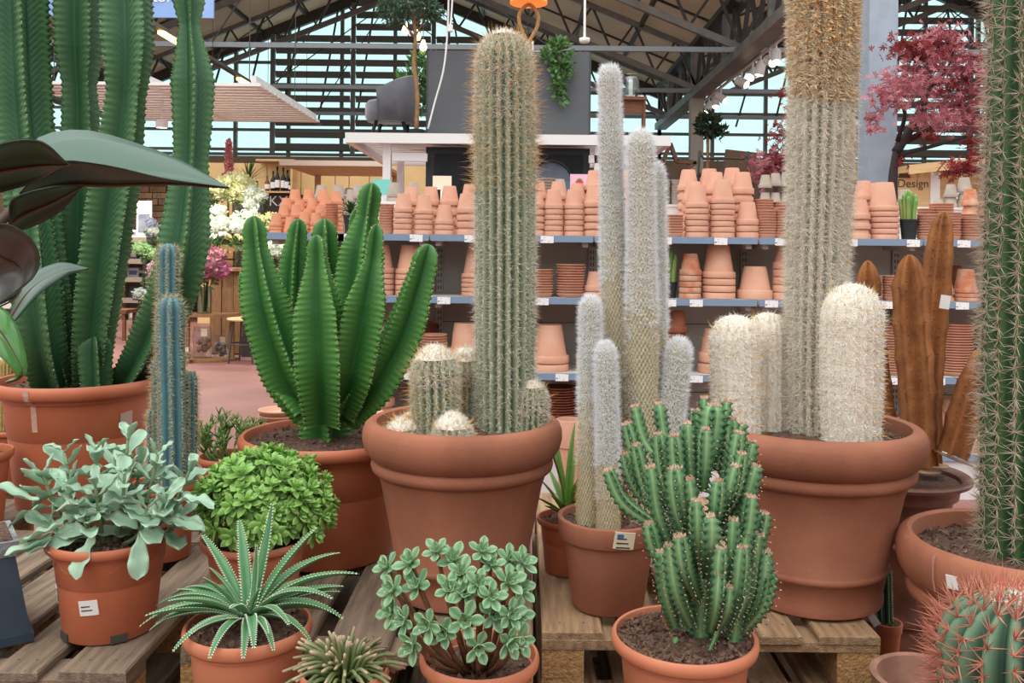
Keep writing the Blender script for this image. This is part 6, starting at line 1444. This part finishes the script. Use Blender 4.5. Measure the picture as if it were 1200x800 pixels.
# bouquet rack further left
t = thing('flower_rack', 'stepped black rack with hydrangea bouquets at left', 'rack', (SX(176, 12), 12, 0))
lv_ = [P(176, y, 12).z for y in (385, 350, 318, 288)]
for k, z in enumerate(lv_): MB().box((-.28, .12*k, z-.03), (.32, .12*k+.2, z)).obj('tier', m_dsteel, t); MB().box((-.28, .12*k+.17, 0), (-.25, .12*k+.2, z-.03)).obj('leg', m_dsteel, t); MB().box((.29, .12*k+.17, 0), (.32, .12*k+.2, z-.03)).obj('leg', m_dsteel, t)
bunch(178, 268, 12, 12.46, lv_[3]+.002, ('white', 'blue'), 'white and blue hydrangea bunch on the rack top', 5, .12, 31); bunch(174, 294, 14, 12.34, lv_[2]+.002, ('green', 'blue', 'green'), 'pale green and blue hydrangea bunch on the rack', 6, .12, 32)
bunch(178, 322, 15, 12.22, lv_[1]+.002, 'blush', 'large blush hydrangea head on the rack', 6, .14, 33); bunch(172, 347, 12, 12.1, lv_[0]+.002, ('yellow', 'silver', 'silver'), 'yellow and silvery bunch at the rack bottom', 6, .1, 34)
# bags, stool, bench
for i, (x, y0, y1, w, c, lab) in enumerate(((237, 385, 421, 11, (116, 92, 80), 'clear bag of brown pine cones on the floor by the counter'), (259, 392, 418, 9, (92, 90, 92), 'clear bag of grey twigs on the floor by the counter'), (217, 405, 425, 8, (130, 110, 84), 'small tan bag on the floor left of the pine cones'))):
    d = 1.335*F/(y1-PY+4-(x-PX)*ROLL*-1*0) ; q = P(x, y1, d); t = thing('gift_bag', lab, 'bag', (q.x, d, .033 if i < 1 else .002)); hgt = (y1-y0)/F*d; ww = w/F*d
    rr_ = random.Random(i)
    for k in range(22): 
        s_ = ww*rr_.uniform(.22, .36); M = Matrix.Translation((rr_.uniform(-.6, .6)*ww, rr_.uniform(-.4, .4)*ww, s_+rr_.random()*hgt*.55)) @ Matrix.Rotation(rr_.uniform(0, 3), 4, 'X')
        MB().lathe([(0, -s_), (s_*.7, -s_*.6), (s_*.8, 0), (s_*.5, s_*.7), (0, s_)], 8, M=M, cap0=False, cap1=False).obj('cone', mat('bagstuff_%d' % i, c, .6, tuple(int(v*1.3) for v in c), 20), t)
    MB().lathe([(ww, 0), (ww*1.02, hgt*.75), (ww*.9, hgt)], 14, cap1=False, sq=.7).obj('bag_film', glass('clear_film', (238, 238, 240), .2, .15), t, smooth=True)
    MB().box((ww*.1, -ww*.75, hgt*.7), (ww*.75, -ww*.74, hgt*.95)).obj('paper_label', mat('cream_label', (226, 214, 186), .6), t)
q = P(288, 372, 10.2); t = thing('bar_stool', 'wooden seat stool with black metal legs by the counter', 'stool', (q.x, 10.2, 0))
MB().lathe([(.2, q.z-.03), (.21, q.z-.015), (.2, q.z)], 28).obj('seat', m_ply, t, smooth=False)
for a in (.6, 2.2, 3.9, 5.4): MB().tube([(.15*math.cos(a), .15*math.sin(a), q.z-.03), (.2*math.cos(a), .2*math.sin(a), 0)], .012, 6).obj('leg', m_dsteel, t)
MB().tube([Vector((.18*math.cos(a), .18*math.sin(a), q.z*.42)) for a in np.linspace(0, 2*PI, 20, endpoint=False)], .009, 6, closed=True).obj('foot_ring', m_dsteel, t)
q = P(296, 412, 10.75); t = thing('storage_box', 'black box under the counter stool', 'box', (q.x, 10.7, .001)); MB().box((-.12, 0, 0), (.12, .15, .24)).obj('lower_box', m_dsteel, t); MB().box((-.11, .0, .245), (.11, .14, .42)).obj('upper_box', m_dsteel, t)
q = P(140, 362, 12.5); t = thing('wooden_bench', 'small brown wooden table behind the left euphorbia', 'table', (q.x, 12.5, 0)); MB().box((-.22, -.2, q.z-.05), (.18, .2, q.z)).obj('top', m_wd, t)
for sx in (-.2, .12): 
    for sy in (-.18, .14): MB().box((sx, sy, 0), (sx+.04, sy+.04, q.z-.05)).obj('leg', m_wd, t)
MB().box((-.2, -.17, .3), (.16, -.14, .34)).obj('stretcher', m_wd, t)
# stone wall and shop shelving behind
m_stone = mat('stacked_stone', (128, 96, 68), .9, (76, 54, 38), 6, .9, 8, stretch=(1, 1, 3))
sw_ = thing('stone_wall', 'brown stacked stone wall behind the left shelves', 'wall panel', (SX(150, 17), 17, 0)); rr = random.Random(3)
MB().box((-1.8, .05, 0), (1.8, .2, 2.45)).obj('mortar', mat('dark_mortar', (60, 46, 36), .95), sw_)
stm = [mat('stone_tone_%d' % k, c, .9, tuple(int(v*.75) for v in c), 8, .4, 20) for k, c in enumerate(((150, 116, 84), (118, 88, 62), (136, 108, 86)))]
z = .9
sb = {}
for r_ in range(13):
    x = -1.3+rr.uniform(0, .1)
    while x < 1.5:
        wq = rr.uniform(.18, .4); hq = .11
        if len(sb) < 3: sb[len(sb)] = MB().box((0, 0, 0), (.96, .06, .1)).obj('stone', stm[len(sb)], sw_); o = sb[len(sb)-1]
        else: o = inst(sb[rr.randrange(3)], 'stone', sw_)
        o.matrix_basis = Matrix.Translation((x, -rr.uniform(0, .03), z)) @ Matrix.Diagonal((wq, 1, 1.05, 1)); x += wq+.012
    z += .118
st_ = thing('shop_shelf', 'grey shop shelf with boxes in front of the stone wall', 'shelf', (SX(150, 15.5), 15.5, 0))
zl = [P(150, y, 15.5).z for y in (374, 348, 324, 303, 278)]
for z in zl: MB().box((-.9, -.3, z-.08), (.9, 0, z)).obj('shelf_board', mat('greige_shelf', (150, 136, 122), .7), st_)
MB().box((-.9, 0, 0), (.9, .03, zl[-1])).obj('back', mat('shelf_back', (122, 108, 96), .8), st_)
for x in (-.9, 0, .88): MB().box((x, -.28, 0), (x+.02, 0, zl[-1])).obj('side', mat('greige_shelf', (150, 136, 122), .7), st_)
rr = random.Random(9); lab_c = [('white', (216, 214, 212)), ('black', (40, 42, 48)), ('navy', (56, 68, 96)), ('tan', (168, 140, 108)), ('grey', (140, 140, 140))]
for k, z in enumerate(zl):
    for j in range(7):
        nm_, c = lab_c[(k*3+j*2) % 5]; x = SX(150, 15.5)-.82+j*.245+rr.uniform(-.02, .02); w_, h_ = rr.uniform(.06, .1), rr.uniform(.12, .2)
        t = thing('product_box', '%s packaged box, %s from left, %s tier of the shop shelf' % (nm_, ordw[j], ordw[k]), 'box', (x, 15.34, z+.002), 'boxes on the shop shelf')
        MB().box((-w_, 0, 0), (w_, .1, h_)).obj('carton', mat('box_'+nm_, c, .5), t); MB().box((-w_*.7, -.004, h_*.25), (w_*.7, -.0005, h_*.7)).obj('printed_panel', mat('box_'+lab_c[(k+j+1) % 5][0], lab_c[(k+j+1) % 5][1], .5), t)
q = P(169, 242, 15.3); t = thing('framed_picture', 'white framed picture standing on the shop shelf top', 'picture', (q.x, 15.3, zl[-1]+.003)); hgt = P(169, 232, 15.3).z-zl[-1]
MB().box((-.13, 0, 0), (.13, .02, .62)).obj('frame', m_white, t); MB().box((-.10, -.004, .08), (.10, -.0005, .4)).obj('print', mat('grey_print', (96, 106, 128), .5, (150, 156, 168), 4), t)
# white shelving end panel and ware behind the far-left cacti
t = thing('shelf_end', 'white perforated shelf end behind the short golden cacti', 'shelf', (SX(44, 4.3), 4.3, 0))
MB().box((-.06, 0, 0), (.06, .04, 1.12)).obj('end_panel', m_white, t)
for z in (.3, .55, .8, 1.05): MB().box((-.7, .02, z-.03), (-.06, .4, z)).obj('shelf_board', m_white, t)
for z in np.arange(.2, 1.1, .12): MB().box((-.01, -.002, z), (.006, -.0003, z+.012)).obj('hole', m_dsteel, t)
MB().box((-.7, .4, 0), (.06, .42, 1.12)).obj('back_panel', mat('shelf_back', (122, 108, 96), .8), t)

# ------------------------------------------------------------------ lamps added to brighten the shops, fixtures not seen (each carries its own light)
def added_lamp(x, y, z, e, label, c=(1, .88, .7), top=None):
    t_ = thing('added_shop_lamp', label, 'lamp', (x, y, z), 'small added lamps of the shops')
    MB().lathe([(.05, .10), (.07, .08), (.07, 0), (.062, 0), (.06, .05)], 18, cap1=False).obj('housing', m_white, t_); MB().lathe([(0, .02), (.058, .02)], 18, cap0=False, cap1=False).obj('lens', emit('spot_lens', (255, 236, 204), 8), t_)
    MB().tube([(0, 0, .1), (0, 0, top or .5)], .008, 6).obj('stem', m_white, t_)
    l_ = bpy.data.lights.new('added_shop_lamp_light', 'SPOT'); l_.energy = e; l_.color = c; l_.spot_size = 2.5; l_.spot_blend = .6; l_.shadow_soft_size = .06
    o_ = bpy.data.objects.new('lamp_light', l_); COL.objects.link(o_); o_.parent = t_; o_.location = (0, 0, -.01)
added_lamp(-3.75, 10.25, 2.75, 150, 'added lamp brightening the white flowers', (1, .93, .82), .35); added_lamp(-4.4, 10.9, 2.75, 150, 'added lamp brightening the hydrangea rack', (1, .93, .82), .35)
added_lamp(5.75, 11.75, 2.05, 60, 'lamp under the plywood kiosk roof', top=.4); added_lamp(-2.6, 13.4, 2.1, 200, 'added lamp under the tan timber canopy', top=.35); added_lamp(-6.6, 14.6, 2.7, 160, 'added lamp brightening the stone wall shelf', top=3)
